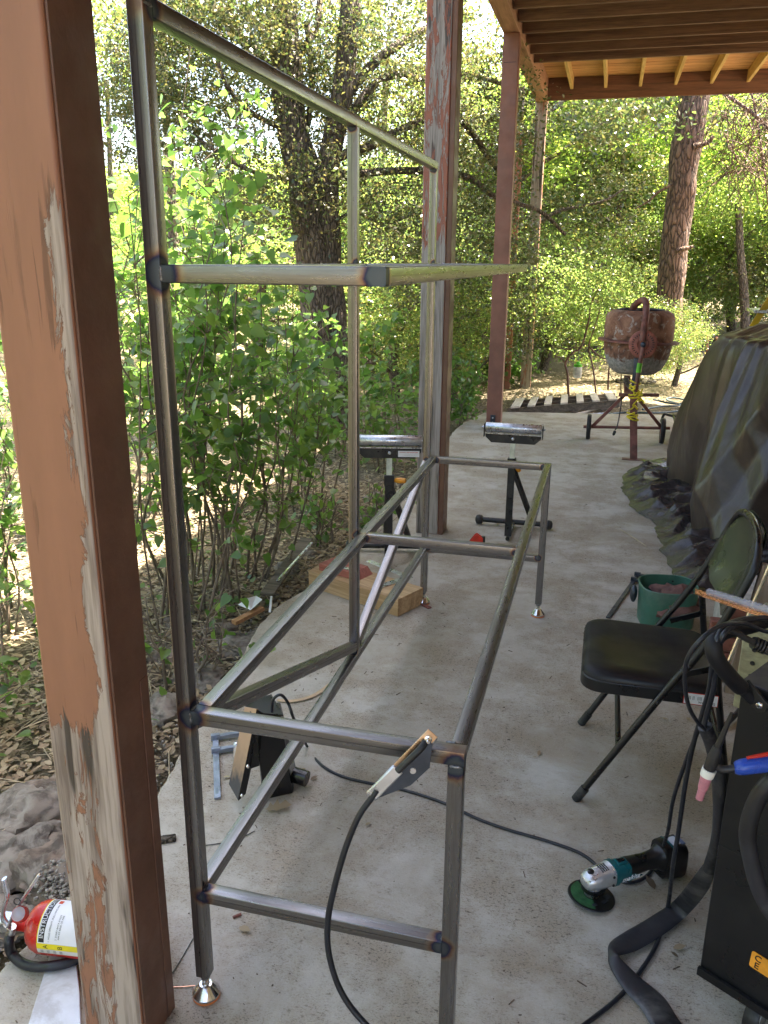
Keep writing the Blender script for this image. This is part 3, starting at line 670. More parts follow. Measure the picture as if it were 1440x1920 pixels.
# ------------------------------------------------------------------ welding magnet (red)
t = thing('welding_magnet', 'red arrow-shaped welding magnet standing on the slab near the roller stand', 'magnet', (0.155,3.36,0))
Mx = Matrix.Translation((0.155,3.36,0)) @ Matrix.Rotation(0.15,4,'Z') @ Matrix.Rotation(PI/2,4,'X')
for z0 in (-0.018, 0.011):
    obj('side_plate', MB().prism([(-0.058,0.0),(-0.02,0.0),(-0.012,0.018),(0.004,0.02),(0.012,0.0),(0.030,0.0),(0.030,0.072),(0.018,0.078),(-0.006,0.094),(-0.018,0.088),(-0.058,0.032)], z0, z0+0.006, Mx), magnet_red, t, (0.155,3.36,0), bevel=0.001)
obj('core', MB().prism([(0.022,0.002),(0.044,0.002),(0.044,0.078),(0.022,0.078)], -0.011, 0.011, Mx), ink, t, (0.155,3.36,0), bevel=0.002)
obj('magnet_block', MB().prism([(-0.05,0.006),(-0.025,0.006),(-0.012,0.03),(0.014,0.03),(0.02,0.06),(-0.01,0.08),(-0.045,0.03)], -0.011, 0.011, Mx), magnet_red, t, (0.155,3.36,0))
# ------------------------------------------------------------------ foot pedal standing on end, bar clamps
def pedal():
    P0 = V((-0.19,0.74,0)); t = thing('foot_pedal', 'black welding foot pedal stood on end with its tan tread facing left', 'foot pedal', P0)
    o = lambda nm, mb, mt, **k: obj(nm, mb, mt, t, P0, **k)
    a = 0.22; M = Matrix.Translation((-0.10,0.80,0.0)) @ Matrix.Rotation(a,4,'Z')
    sh = Matrix(((1,0,-0.22,0),(0,1,0.06,0),(0,0,1,0),(0,0,0,1)))
    F4 = [(3,2,1,0),(4,5,6,7),(0,1,5,4),(1,2,6,5),(2,3,7,6),(3,0,4,7)]
    fl, fr_ = gz(496,1500,0.0), gz(549,1488,0.0); bk_ = V((-0.03,0.12,0))
    tl, tr = at(474,1340,0.74), at(527,1345,0.79); tb = V((-0.035,0.085,0))
    o('housing', MB().add([fl,fr_,fr_+bk_,fl+bk_,tl,tr,tr+tb,tl+tb], F4), satin_black, bevel=0.004)
    e = V((0,0,0.004)); tl2, tr2 = at(470,1337,0.735), at(532,1343,0.785)
    q4 = [tl2,tr2,at(509,1303,0.87),at(455,1319,0.82)]
    o('end_plate', MB().add(q4+[p+e for p in q4], F4), satin_black, bevel=0.001)
    # treadle: long plate leaning against the housing, tan tread on its left face
    q = [at(467,1373,0.70), at(432,1478,0.66), at(448,1504,0.66), at(482,1373,0.72)]
    lo = gz(447,1503,0.0); 
    p0 = V((-0.262,0.668,0.035)); p1 = V((-0.222,0.742,0.262)); n = V((-0.92,-0.30,0.16)).normalized(); s_ = (p1-p0).cross(n).normalized()*0.034
    grad = Mat('tan_tread'); c = grad.coord(); z = grad.n('SeparateXYZ', {0: c}).outputs[2]
    f = grad.math('ADD', grad.math('MULTIPLY', z, 4.0), grad.math('MULTIPLY', grad.noise(c, 30, 5), 0.35))
    grad.bsdf(grad.ramp(f, [(0.50, (0.05,0.05,0.055)), (0.72, (0.30,0.20,0.13)), (1.0, (0.42,0.27,0.17))]), 0.6)  # tread colour runs from dark at the toe to tan above
    tq = [at(429,1470,0.725), at(446,1500,0.66), at(481,1330,0.715), at(459,1326,0.775)]; tn = V((0.004,0.003,0))
    o('tread', MB().add(tq+[p+tn for p in tq], F4), grad.m)
    sq_ = [at(446.5,1502,0.657), at(481.5,1330,0.712), at(493,1338,0.75), at(486,1436,0.73), at(471,1441,0.705), at(461,1488,0.675)]
    o('treadle_side', MB().add(sq_+[p+V((-0.002,0.004,0)) for p in sq_], [(0,1,2,3,4,5),(11,10,9,8,7,6)]+[(i,6+i,6+(i+1)%6,(i+1)%6) for i in range(6)]), satin_black)
    o('inner_plate', MB().bar(at(494,1478,0.76), at(484,1376,0.77), 0.010, 0.004, (0,1,0)), zinc_dark)
    for p in (at(465,1437,0.655), at(454,1492,0.65)): o('rivet', MB().sphere(p, 0.0062, 10), chrome, smooth=60)
    o('side_socket', MB().tube([V((-0.075,0.84,0.040)), V((-0.028,0.835,0.036))], 0.026, 12), satin_black, smooth=40)
    o('cable_gland', MB().tube([V((-0.095,0.765,0.255)), V((-0.097,0.760,0.285))], 0.010, 10), rubber, smooth=50)
pedal()
pg = at(510,1335,0.76)
cpts = [pg, at(512,1312,0.765), at(527,1303,0.775), at(541,1320,0.79), at(551,1348,0.80)]
cpts += [gz(x,y,0.005) for x,y in [(575,1398), (600,1432), (640,1455), (700,1470), (760,1482), (830,1505), (900,1537), (960,1558), (1020,1575), (1070,1592), (1100,1607), (1140,1640), (1180,1655), (1215,1640)]]
cpts += [gz(1238,1600,0.03), at(1252,1560,0.55), at(1262,1500,0.50), at(1285,1430,0.45), at(1305,1380,0.42), at(1325,1330,0.42)]
cable('pedal_cable', 'thin black cable running from the foot pedal across the slab and up to the cart', cpts, 0.0048, k=6)
def bar_clamp(label, p0, p1, jaw, mat_bar, mat_jaw, handle, cw=1):
    "p0 handle end, p1 bar tip on the slab; jaws point to side jaw"
    p0, p1 = V(p0), V(p1); d = (p1-p0).normalized(); j = V((jaw[0], jaw[1], 0)).normalized()
    t = thing('bar_clamp', label, 'clamp', p0)
    o = lambda nm, mb, mt, **k: obj(nm, mb, mt, t, p0, **k)
    o('bar', MB().bar(p0, p1, 0.021, 0.008), mat_bar, bevel=0.001)
    a = p0 + d*0.012
    def arm(a, nm, ln):
        s_ = d*0.010
        pts = [a-s_, a+s_, a+s_*0.8+j*ln*0.6, a+s_*1.1+j*ln, a-s_*0.3+j*ln, a-s_*0.9+j*ln*0.5]
        up = V((0,0,0.016)); vs = [p-up*0.5+V((0,0,0.006)) for p in pts]+[p+up*0.5+V((0,0,0.006)) for p in pts]; n = len(pts)
        o(nm, MB().add(vs, [list(range(n-1,-1,-1)), list(range(n,2*n))]+[[i,(i+1)%n,n+(i+1)%n,n+i] for i in range(n)]).box(-0.016,0.016,-0.008,0.008,-0.002,0.02, frame_of((0,0,0),(0,0,1)) if False else Matrix.Translation(a) @ Matrix.Rotation(math.atan2(d.y,d.x)+PI/2,4,'Z')), mat_jaw, bevel=0.0015)
    arm(a, 'fixed_jaw', 0.085); arm(a + d*0.085, 'sliding_jaw', 0.075)
    q = a + d*0.085 + j*0.072 + V((0,0,0.012))
    o('screw', MB().tube([q - d*0.02, q + d*0.012], 0.006, 8), zinc, smooth=50)
    o('screw_cap', MB().sphere(q - d*0.004, 0.013, 12), zinc, smooth=60)
    o('handle', MB().lathe([(0.007,0.0),(0.011,0.008),(0.0125,0.05),(0.009,0.085),(0.004,0.09)], frame_of(q + d*0.012, d), 12), handle, smooth=50)
handle_wood = basic('grey_handle', (0.36,0.30,0.26), 0.6, 0, 0.2, 20)
b0 = gz(404,1382,0.01); b1 = gz(408,1497,0.006)
bar_clamp('grey-blue steel bar clamp lying on the slab left of the foot pedal', b0, b1, ((gz(440,1376,0.01)-b0).x, (gz(440,1376,0.01)-b0).y), blue_steel, blue_steel, handle_wood)
b0 = gz(1196,1078,0.012); b1 = gz(1140,1158,0.006)
bar_clamp('dark bar clamp lying on the slab by the green tub', b0, b1, ((gz(1225,1086,0.01)-b0).x, (gz(1225,1086,0.01)-b0).y), dark_iron, dark_iron, black_paint)
# tan strip
cable('tan_strap', 'curved tan wooden lath lying on the slab behind the foot pedal', [gz(x,y,0.006) for x,y in [(520,1312),(548,1314),(580,1307),(604,1294),(622,1280)]], 0.010, tan_m, k=6, n=8, cat='lath', flat=0.2)
# wires on slab near the front post
cable('welding_wire', 'thin dark wire lying on the slab beyond the near post foot', [gz(x,y,0.003) for x,y in [(385,1585),(420,1580),(450,1572),(478,1558)]], 0.0014, black_paint, k=4, n=5, cat='wire')
cable('welding_wire', 'short dark wire slanting between the wooden post and the front steel post', [gz(x,y,0.003) for x,y in [(322,1826),(340,1798),(362,1760)]], 0.0014, black_paint, k=4, n=5, cat='wire')
cable('filler_rod', 'short copper rod touching the front levelling foot', [gz(x,y,0.003) for x,y in [(322,1851),(345,1850),(366,1848)]], 0.0013, copper, k=2, n=6, cat='rod')

# ------------------------------------------------------------------ concrete mixer
def mixer():
    C0 = V((1.085, 6.50, 0)); t = thing('concrete_mixer', 'rusty old concrete mixer with cement-caked drum standing at the back of the slab', 'mixer', C0)
    o = lambda nm, mb, mt, par=t, **k: obj(nm, mb, mt, par, C0, **k)
    Mx = Matrix.Translation(C0)
    dr = o('drum', MB().lathe([(0.10,0.705),(0.17,0.712),(0.225,0.75),(0.272,0.84),(0.292,0.93),(0.297,0.995),(0.300,1.0),(0.302,1.10),(0.297,1.19),(0.285,1.235),(0.24,1.262),(0.20,1.268),(0.195,1.255),(0.19,1.20)], Mx, 40), rusty_drum, smooth=50)
    o('ring_flange', MB().lathe([(0.295,0.985),(0.352,0.992),(0.352,1.003),(0.295,1.012)], Mx @ Matrix.Translation((0,0,1)) @ Matrix.Rotation(0.035,4,'Y') @ Matrix.Translation((0,0,-1)), 40), rust_red, dr, smooth=30)
    o('rim', MB().lathe([(0.19,1.26),(0.205,1.275),(0.20,1.262),(0.188,1.258)], Mx, 32, False), dark_iron, dr)
    yf = 6.50-0.375
    # spur gear housing facing the viewer
    gw = o('gear_cover', MB().lathe([(0.03,0.0),(0.045,0.0),(0.05,0.012),(0.10,0.012),(0.118,0.0),(0.118,-0.02),(0.03,-0.02)], frame_of((1.115,yf,1.0),(0,-1,0)), 36), gear_red, smooth=35)
    for i in range(28):
        a = 2*PI*i/28
        mb = MB().box(0.077,0.094,-0.0035,0.0035,0.011,0.0135, frame_of((1.115,yf,1.0),(0,-1,0)) @ Matrix.Rotation(a,4,'Z'))
        if i == 0: me0 = o('slot', mb, ink, gw).data
        else: o('slot', mb, ink, gw)
    o('hub', MB().lathe([(0.022,0),(0.022,0.03),(0.014,0.035)], frame_of((1.115,yf-0.012,1.0),(0,-1,0)), 14), dark_iron, smooth=40)
    o('yoke', MB().tube(smooth_path([(1.108,yf-0.005,1.03),(1.112,yf-0.01,1.15),(1.115,yf,1.26),(1.11,yf+0.05,1.335),(1.09,yf+0.12,1.36),(1.06,yf+0.22,1.345),(1.02,yf+0.28,1.30),(1.01,yf+0.30,1.255)], 6), 0.029, 12), rust_red, smooth=60)
    o('yoke_lower', MB().tube([(1.118,yf-0.02,0.99),(1.105,yf-0.03,0.86),(1.090,yf-0.04,0.60)], 0.020, 10), rust_red, smooth=60)
    o('green_tape', MB().tube([(1.104,yf-0.034,0.845),(1.099,yf-0.036,0.765)], 0.0225, 12), bright_green, smooth=60)
    ft = at(1188,862,6.10)
    o('main_post', MB().bar((ft.x,6.11,0.0),(1.075,yf,0.60),0.062,0.05,(0,1,0)), rust_red, bevel=0.004)
    o('upper_post', MB().bar((1.070,yf+0.01,0.60),(1.075,yf+0.02,0.88),0.04,0.04,(0,1,0)), dark_iron, bevel=0.003)
    o('foot_plate', MB().box(ft.x-0.10,ft.x+0.11,6.06,6.14,0.0,0.006), rust_red, bevel=0.002)
    yb = 6.90
    o('rear_post', MB().bar(at(1176,704,yb),at(1176,742,yb),0.06,0.05,(0,1,0)), rust_red, bevel=0.003)
    o('brace', MB().bar(at(1174,738,yb),at(1110,800,yb),0.030,0.035,(0,1,0)), rust_red, bevel=0.003)
    o('brace', MB().bar(at(1190,738,yb-0.1),at(1239,800,yb),0.030,0.035,(0,1,0)), rust_red, bevel=0.003)
    o('tilt_arm', MB().tube([at(1172,708,6.6),at(1178,722,6.6),at(1200,745,6.5)], 0.022, 8), stringerwood, smooth=50)
    o('cross_bar', MB().bar(at(1160,740,6.6),at(1236,741,6.6),0.030,0.035,(0,1,0)), rust_red, bevel=0.003)
    o('axle', MB().tube([at(1094,800,yb),at(1256,803,yb)], 0.0145, 10), rust_red, smooth=50)
    for px in (1104, 1243):
        c = at(px,801,yb); c.z = 0.122
        w = o('wheel', MB().lathe([(0.085,-0.02),(0.118,-0.020),(0.123,-0.012),(0.123,0.012),(0.118,0.020),(0.085,0.02)], frame_of(c,(1,0,0)), 28), rubber, smooth=40)
        o('wheel_rim', MB().lathe([(0.015,-0.024),(0.03,-0.022),(0.086,-0.012),(0.086,0.012),(0.03,0.022),(0.015,0.024)], frame_of(c,(1,0,0)), 20), rust_red, w, smooth=40)
    o('power_cord', MB().tube(smooth_path([at(1165,702,6.6),at(1164,725,6.6),at(1165,752,6.6),at(1162,775,6.55),at(1157,800,6.5),at(1153,806,6.5)], 5), 0.006, 6), black_paint, smooth=60)
    o('plug', MB().lathe([(0.005,-0.03),(0.013,-0.02),(0.014,0.012),(0.006,0.02)], frame_of(at(1152,811,6.45),(0.3,0,1)), 10), black_paint, smooth=50)
    o('loose_wire', MB().tube(smooth_path([at(1143,700,6.7),at(1150,712,6.6),at(1160,718,6.6),at(1172,718,6.55)], 5), 0.004, 6), black_paint)
mixer()
mb = MB(); rng = random.Random(3)
for i in range(9):
    z = 0.47 + 0.026*i; x = 1.083; y0 = 6.085
    if i < 3: z = 0.36+0.022*i
    loop = []
    tl = rng.uniform(-0.03,0.03)
    for k in range(13):
        a = 2*PI*k/12; loop.append(V((x+0.045*math.cos(a), 6.118+0.045*math.sin(a), z+tl*math.cos(a))))
    mb.tube(loop, 0.0065, 6)
for a_ in range(7):
    p = V((1.083+rng.uniform(-.04,.04), 6.068, 0.40+0.05*a_*0.8)); pts = [p]
    for k in range(5): p = p + V((rng.uniform(-.035,.035), rng.uniform(-.012,.006), rng.uniform(-.035,.035))); pts.append(p)
    mb.tube(smooth_path(pts, 4), 0.0065, 6)
solo('rope', mb, rope_m, 'yellow nylon rope knotted round the post of the concrete mixer', 'rope', smooth=60)

# ------------------------------------------------------------------ pallet, timber, hoses beyond the slab
def pallet():
    O = gz(956,764,0.05); Ur = at(1160,748,8.95); Vv = ray(1064,606)*1.05; U = Ur-O; Ul = U.length; u = U.normalized()
    v = Vv.copy(); vl = v.length; v.normalize(); n = u.cross(v).normalized()
    M = Matrix(((u.x,v.x,n.x,O.x),(u.y,v.y,n.y,O.y),(u.z,v.z,n.z,O.z),(0,0,0,1)))
    t = thing('pallet', 'weathered wooden pallet lying beyond the slab with seven pale slats', 'pallet', O)
    for i in range(3):
        y = vl*i/2*0.9+0.02
        obj('stringer', MB().box(-0.03,Ul+0.02,y,y+0.04,-0.105,-0.012,M), stringerwood, t, O, bevel=0.004)
    for i in range(7):
        x = Ul*(i+0.05)/6.7; w = 0.095 if i not in (0,6) else 0.115; sk = rng.uniform(-0.012,0.012)
        mb = MB().add([(x+a, y_, z) for z in (-0.011,0.010) for a, y_ in ((0,-0.03),(w,-0.03),(w+sk,vl+0.02),(sk,vl+0.02))], [(3,2,1,0),(4,5,6,7),(0,1,5,4),(1,2,6,5),(2,3,7,6),(3,0,4,7)], M)
        obj('slat', mb, palletwood, t, O, bevel=0.002)
    for i in range(4):
        obj('bottom_slat', MB().box(Ul*i/3.6,Ul*i/3.6+0.09,-0.02,vl,-0.122,-0.107,M), stringerwood, t, O)
pallet()
cable('stick', 'long pale wooden pole lying on the ground in front of the pallet', [at(1062,781,8.5),at(1095,773,8.7),at(1124,765,9.0),at(1131,766,9.0)], 0.014, palletwood, cat='pole', k=2)
rngh = random.Random(5)
for i, (lab, pts) in enumerate([
    ('dark garden hose lying along the back edge of the slab', [(1095,778),(1130,776),(1170,772),(1210,774),(1250,772),(1300,768),(1360,766)]),
    ('pale blue-grey hose end curving at the back edge of the slab', [(1098,781),(1120,775),(1142,774),(1150,779),(1146,785)]),
    ('garden hose looping in the dirt right of the mixer', [(1205,768),(1240,762),(1275,760),(1250,750),(1262,746),(1300,752),(1340,750)]),
    ('thin hose lying farthest back in the shaded dirt', [(1225,752),(1262,758),(1300,757),(1345,762),(1380,760)])]):
    P = []
    for x, y in pts:
        p = gz(x,y,-0.05); P.append(V((p.x, max(p.y, 8.62), max(gh(p.x, max(p.y,8.62)), -0.09)+0.03 + 0.006*i)))
    cable('garden_hose', lab, P, 0.012 if i != 1 else 0.010, hose_m if i != 1 else blue_steel, 'hoses behind the slab', k=6, n=8, cat='hose')
# black tube rack right of the mixer
RK = V((1.60,6.6,0)); t = thing('tube_rack', 'black tubular rack with close bars leaning beside the mixer wheel', 'rack', RK)
for i in range(7):
    a = at(1262+i*7,778+i*2,7.7-0.03*i); b = V((1.56+i*0.045, 6.05+0.06*i, 0.03))
    obj('bar', MB().tube([a, b], 0.012, 8), satin_black, t, RK, smooth=50)
obj('frame_tube', MB().tube(smooth_path([at(1240,790,7.6),at(1246,777,7.65),at(1262,780,7.65),at(1340,792,7.4)], 5), 0.014, 8), satin_black, t, RK, smooth=50)
obj('frame_tube', MB().tube([V((1.50,6.15,0.02)),V((1.9,6.5,0.03))], 0.014, 8), satin_black, t, RK, smooth=50)
# ------------------------------------------------------------------ tarpaulin heap
def tri(t): return abs((t % 1.0)-0.5)*2
def tarp():
    C0 = V((2.24,4.7,0)); t = thing('tarp_heap', 'brown tarpaulin draped over a tall pile on the right of the slab', 'tarpaulin', C0)
    nu, nv = 420, 110; vs = []; fs = []
    for i in range(nu):
        a = 2*PI*i/nu
        for j in range(nv+1):
            s = j/nv
            # profile: s=0 top centre, s=1 hem
            if s < 0.35: rr = s/0.35*0.58; zz = 1.33 - 0.13*(s/0.35)**2.2
            elif s < 0.93:
                q = (s-0.35)/0.58; rr = 0.58 + 0.25*q**0.36; zz = 1.20*(1-q) + 0.03*q
            else:
                q = (s-0.93)/0.07; rr = 0.83 + 0.12*q; zz = 0.03*(1-q)+0.006
            ex, ey = 1.0, 1.75
            wv = 0.75*mnoise.noise(V((math.cos(a)*1.7, math.sin(a)*1.7, s*1.6)))
            tt_ = a/(2*PI)
            fold = 0.13*mnoise.noise(V((math.cos(a)*2.4, math.sin(a)*2.4, s*1.8))) + 0.10*tri(tt_*7+wv)**1.6 + 0.06*tri(tt_*13-wv*1.6+0.3)**1.3 + 0.022*tri(tt_*31+wv*3+s*0.8) - 0.08
            k = min(1, s*2.2)
            rr2 = rr + fold*k*(0.5+0.8*s)
            sup = (abs(math.cos(a))**2.1 + abs(math.sin(a))**2.1)**(-1/2.1)
            x = C0.x + rr2*sup*ex*math.cos(a); y = C0.y + rr2*sup*ey*math.sin(a)
            wn = 0.3*mnoise.noise(V((x*2,y*2,zz*2))); zn = 0.035*mnoise.noise(V((x*3,y*3,zz*3))) + 0.022*tri(x*2.1+y*1.3+zz*0.8+wn) + 0.012*tri(y*4.1-x*2.2+zz*1.9+wn*2) - 0.02
            z = max(zz + zn*(1 if s < 0.9 else 0.4), 0.004)
            vs.append(V((x,y,z)))
    for i in range(nu):
        for j in range(nv):
            a, b = i*(nv+1)+j, ((i+1) % nu)*(nv+1)+j
            fs.append([a, a+1, b+1, b])
    mb = MB(); mb.v = vs; mb.f = fs
    obj('cover', mb, tarp_m, t, C0, smooth=75)
    # crumpled skirt spread over the slab on the left
    nu, nv = 260, 90; vs = []; fs = []
    for i in range(nu+1):
        y = 2.95 + 3.15*i/nu
        left = 1.13 + 0.10*math.sin((y-3.0)*2.2) + 0.12*mnoise.noise(V((y*2.3,0,5))) + 0.02*mnoise.noise(V((y*12,0,5)))
        if y < 3.6: left += 0.22*(3.6-y)
        if y > 5.3: left += 0.02*(y-5.3)
        for j in range(nv+1):
            q = j/nv; x = left + q*0.75
            env = min(1, q*5)*min(1, (i/nu)*12)*min(1,(1-i/nu)*12)
            wx = x+0.10*mnoise.noise(V((x*3,y*3,8))); wy = y+0.14*mnoise.noise(V((x*3,y*3,18))); n1 = abs(mnoise.noise(V((wx*3.2,wy*4.2,1)))); n2 = abs(mnoise.noise(V((wx*4.5,wy*11,7)))); n3 = abs(mnoise.noise(V((wx*13,wy*22,2))))
            z = 0.008 + env*(0.01 + 0.06*tri(wy*1.7+wx*0.6)*(0.5+q) + 0.05*tri(wy*2.6-wx*1.5+0.3) + 0.028*tri(wy*4.7+wx*2.2+0.1) + 0.017*tri(wy*7.9-wx*4.1) + 0.008*tri(wy*13+wx*9))
            vs.append(V((x + 0.02*mnoise.noise(V((x*9,y*9,4))), y, max(z, 0.004))))
    for i in range(nu):
        for j in range(nv):
            a = i*(nv+1)+j; b = a+nv+1; fs.append([a, a+1, b+1, b])
    mb = MB(); mb.v = vs; mb.f = fs
    m = Mat('tarp_shiny'); c = m.coord(); n1 = m.noise(c, 30, 5, 0.7, 1.0)
    mt = m.bsdf(m.ramp(n1, [(0.3, (0.020,0.017,0.018)), (0.7, (0.042,0.035,0.036))]), 0.15, 0, m.bump(n1, 0.3, 0.01))
    obj('skirt', mb, mt, t, C0, smooth=75)
tarp()
# yellow ladder behind the heap
LD = V((2.35,7.4,0)); t = thing('step_ladder', 'yellow ladder sloping up behind the tarpaulin heap at the right edge', 'ladder', LD)
for dy, dx in ((0,0),(0.03,0.135)):
    obj('rail', MB().bar((1.99+dx,7.4+dy,0.72),(2.49+dx,7.4+dy,1.80),0.06,0.02,(0,1,0)), yellow_fg, t, LD, bevel=0.004)
for dy in (0.4,):
    obj('rail', MB().bar((1.80,7.8,0.0),(2.75,7.8,1.85),0.018,0.065,(0,1,0)), yellow_fg, t, LD, bevel=0.004)
for k in range(4):
    z = 0.93+0.30*k; x = 1.91+(z-0.72)*0.46
    obj('rung', MB().box(x,x+0.16,7.36,7.80,z-0.014,z+0.014), zinc, t, LD, bevel=0.003)
for i, px in enumerate((1327,1344)):
    b = at(px,682,13.0); cable('stake', 'thin rusty stake standing in the sunny ground' + (' nearer the tarpaulin' if i else ' farther from the tarpaulin'), [V((b.x,b.y,gh(b.x,b.y))), at(px,632,13.0)], 0.018, rust_red, cat='stake', k=2)
# ------------------------------------------------------------------ folding chair
def chair():
    P0 = V((1.0,1.24,0)); t = thing('folding_chair', 'black padded metal folding chair facing left with a white sticker under its seat', 'chair', P0)
    o = lambda nm, mb, mt, par=t, **k: obj(nm, mb, mt, par, P0, **k)
    y0, y1 = 1.01, 1.485; zs = 0.445
    def rr(x0, x1, ya, yb, r, n=6):
        out = []
        for cx, cy, a0 in ((x1-r,yb-r,0),(x0+r,yb-r,PI/2),(x0+r,ya+r,PI),(x1-r,ya+r,1.5*PI)):
            for k in range(n+1): out.append((cx+r*math.cos(a0+PI/2*k/n), cy+r*math.sin(a0+PI/2*k/n)))
        return out
    ring = rr(0.815,1.225,y0+0.015,y1-0.015,0.065); n = len(ring); cx, cy = 1.02, 1.245
    vs = []; lv = [(1.0,-0.052),(1.0,-0.012),(0.985,-0.002),(0.955,0.004),(0.90,0.009),(0.6,0.005),(0.3,0.001),(0.02,0.0)]
    for sc_, dz in lv:
        for x, y in ring:
            xx, yy = cx+(x-cx)*sc_, cy+(y-cy)*sc_
            cr = 0.0
            vs.append((xx, yy, zs+dz+cr-(0.02*(xx-0.82))))
    m_ = len(lv); fs = [(i*n+k, i*n+(k+1)%n, (i+1)*n+(k+1)%n, (i+1)*n+k) for i in range(m_-1) for k in range(n)] + [list(range(n-1,-1,-1)), [(m_-1)*n+k for k in range(n)]]
    o('seat', MB().add(vs, fs), vinyl, smooth=45)
    o('seat_pan', MB().prism([(cx+(x-cx)*1.012, cy+(y-cy)*1.012) for x, y in ring], 0.386, 0.428), satin_black, bevel=0.004)
    # main frames: feet to back
    near = [(0.836,y0,0.012),(1.050,y0,0.405),(1.135,y0,0.548),(1.190,y0,0.655),(1.235,y0,0.765)]
    far = [(p[0], y1, p[2]) for p in near]
    top = [(1.262,y0+0.012,0.842),(1.274,y0+0.06,0.888),(1.281,y0+0.14,0.908),(1.284,(y0+y1)/2,0.914),(1.281,y1-0.14,0.908),(1.274,y1-0.06,0.888),(1.262,y1-0.012,0.842)]
    o('tube_frame', MB().tube(smooth_path(near+top+far[::-1], 6), 0.0118, 12), satin_black, smooth=60)
    o('front_leg_cap', MB().tube([V(near[0])-V((0.006,0,0.011)), V(near[0])+V((0.020,0,0.036))], 0.0150, 12), rubber, smooth=50)
    o('front_leg_cap', MB().tube([V(far[0])-V((0.006,0,0.011)), V(far[0])+V((0.020,0,0.036))], 0.0150, 12), rubber, smooth=50)
    o('crossbar', MB().tube([(0.945,y0,0.205),(0.945,y1,0.205)], 0.0095, 10), satin_black, smooth=60)
    for y in (y0+0.03, y1-0.03):
        o('rear_leg', MB().tube(smooth_path([(1.19,y,0.60),(1.215,y,0.44),(1.26,y,0.20),(1.30,y,0.012)], 4), 0.0112, 10), satin_black, smooth=60)
        o('link', MB().bar((1.10,y,0.47),(1.205,y,0.512),0.005,0.020), satin_black, bevel=0.001)
    o('rear_crossbar', MB().tube([(1.27,y0+0.03,0.16),(1.27,y1-0.03,0.16)], 0.0085, 10), satin_black, smooth=60)
    # curved back panel following the tube outline
    nu, nv = 22, 12; vs = []; fs = []
    for i in range(nu+1):
        u = i/nu; y = y0+0.012+(y1-y0-0.024)*u; e = 1-abs(2*u-1)
        for side in (0, 1):
            for j in range(nv+1):
                q = j/nv; zt_ = 0.842 + 0.07*min(1, e*2.6)**0.6; zb_ = 0.655+0.035*(1-min(1,e*3))
                z = zb_ + (zt_-zb_)*q; x = 1.19 + (z-0.655)*0.36 + 0.045*math.sin(PI*u)*(0.5+0.5*math.sin(PI*min(1,q*1.1)))
                emb = 0.004 if (0.12 < u < 0.88 and 0.14 < q < 0.86) else 0.0
                vs.append((x + (0.006 if side else 0.0) + emb, y, z))
    w = 2*(nv+1)
    for i in range(nu):
        for j in range(nv):
            a = i*w+j; fs.append((a, a+w, a+w+1, a+1)); b = a+nv+1; fs.append((b, b+1, b+w+1, b+w))
    pm = basic('back_enamel', (0.030,0.034,0.022), 0.25, 0, 0.1, 3)
    o('backrest', MB().add(vs, fs), pm, smooth=35)
    for x, z in ((1.044,0.392),(1.12,0.522)):
        o('rivet', MB().sphere((x,y0-0.0115,z), 0.0065, 8), satin_black, smooth=60)
    st = o('sticker', MB().box(1.120,1.215,y0+0.0098,y0+0.0104,0.392,0.426), label_white)
    o('sticker_border', MB().box(1.118,1.217,y0+0.0105,y0+0.0109,0.390,0.428), magnet_red)
    lettering(st, '||| ||  ||||', 0.013, Matrix.Translation(V((1.15,y0+0.0095,0.413))-P0) @ Matrix.Rotation(PI/2,4,'X'), ink)
    lettering(st, 'WARNING', 0.010, Matrix.Translation(V((1.185,y0+0.0095,0.399))-P0) @ Matrix.Rotation(PI/2,4,'X'), ink)
chair()
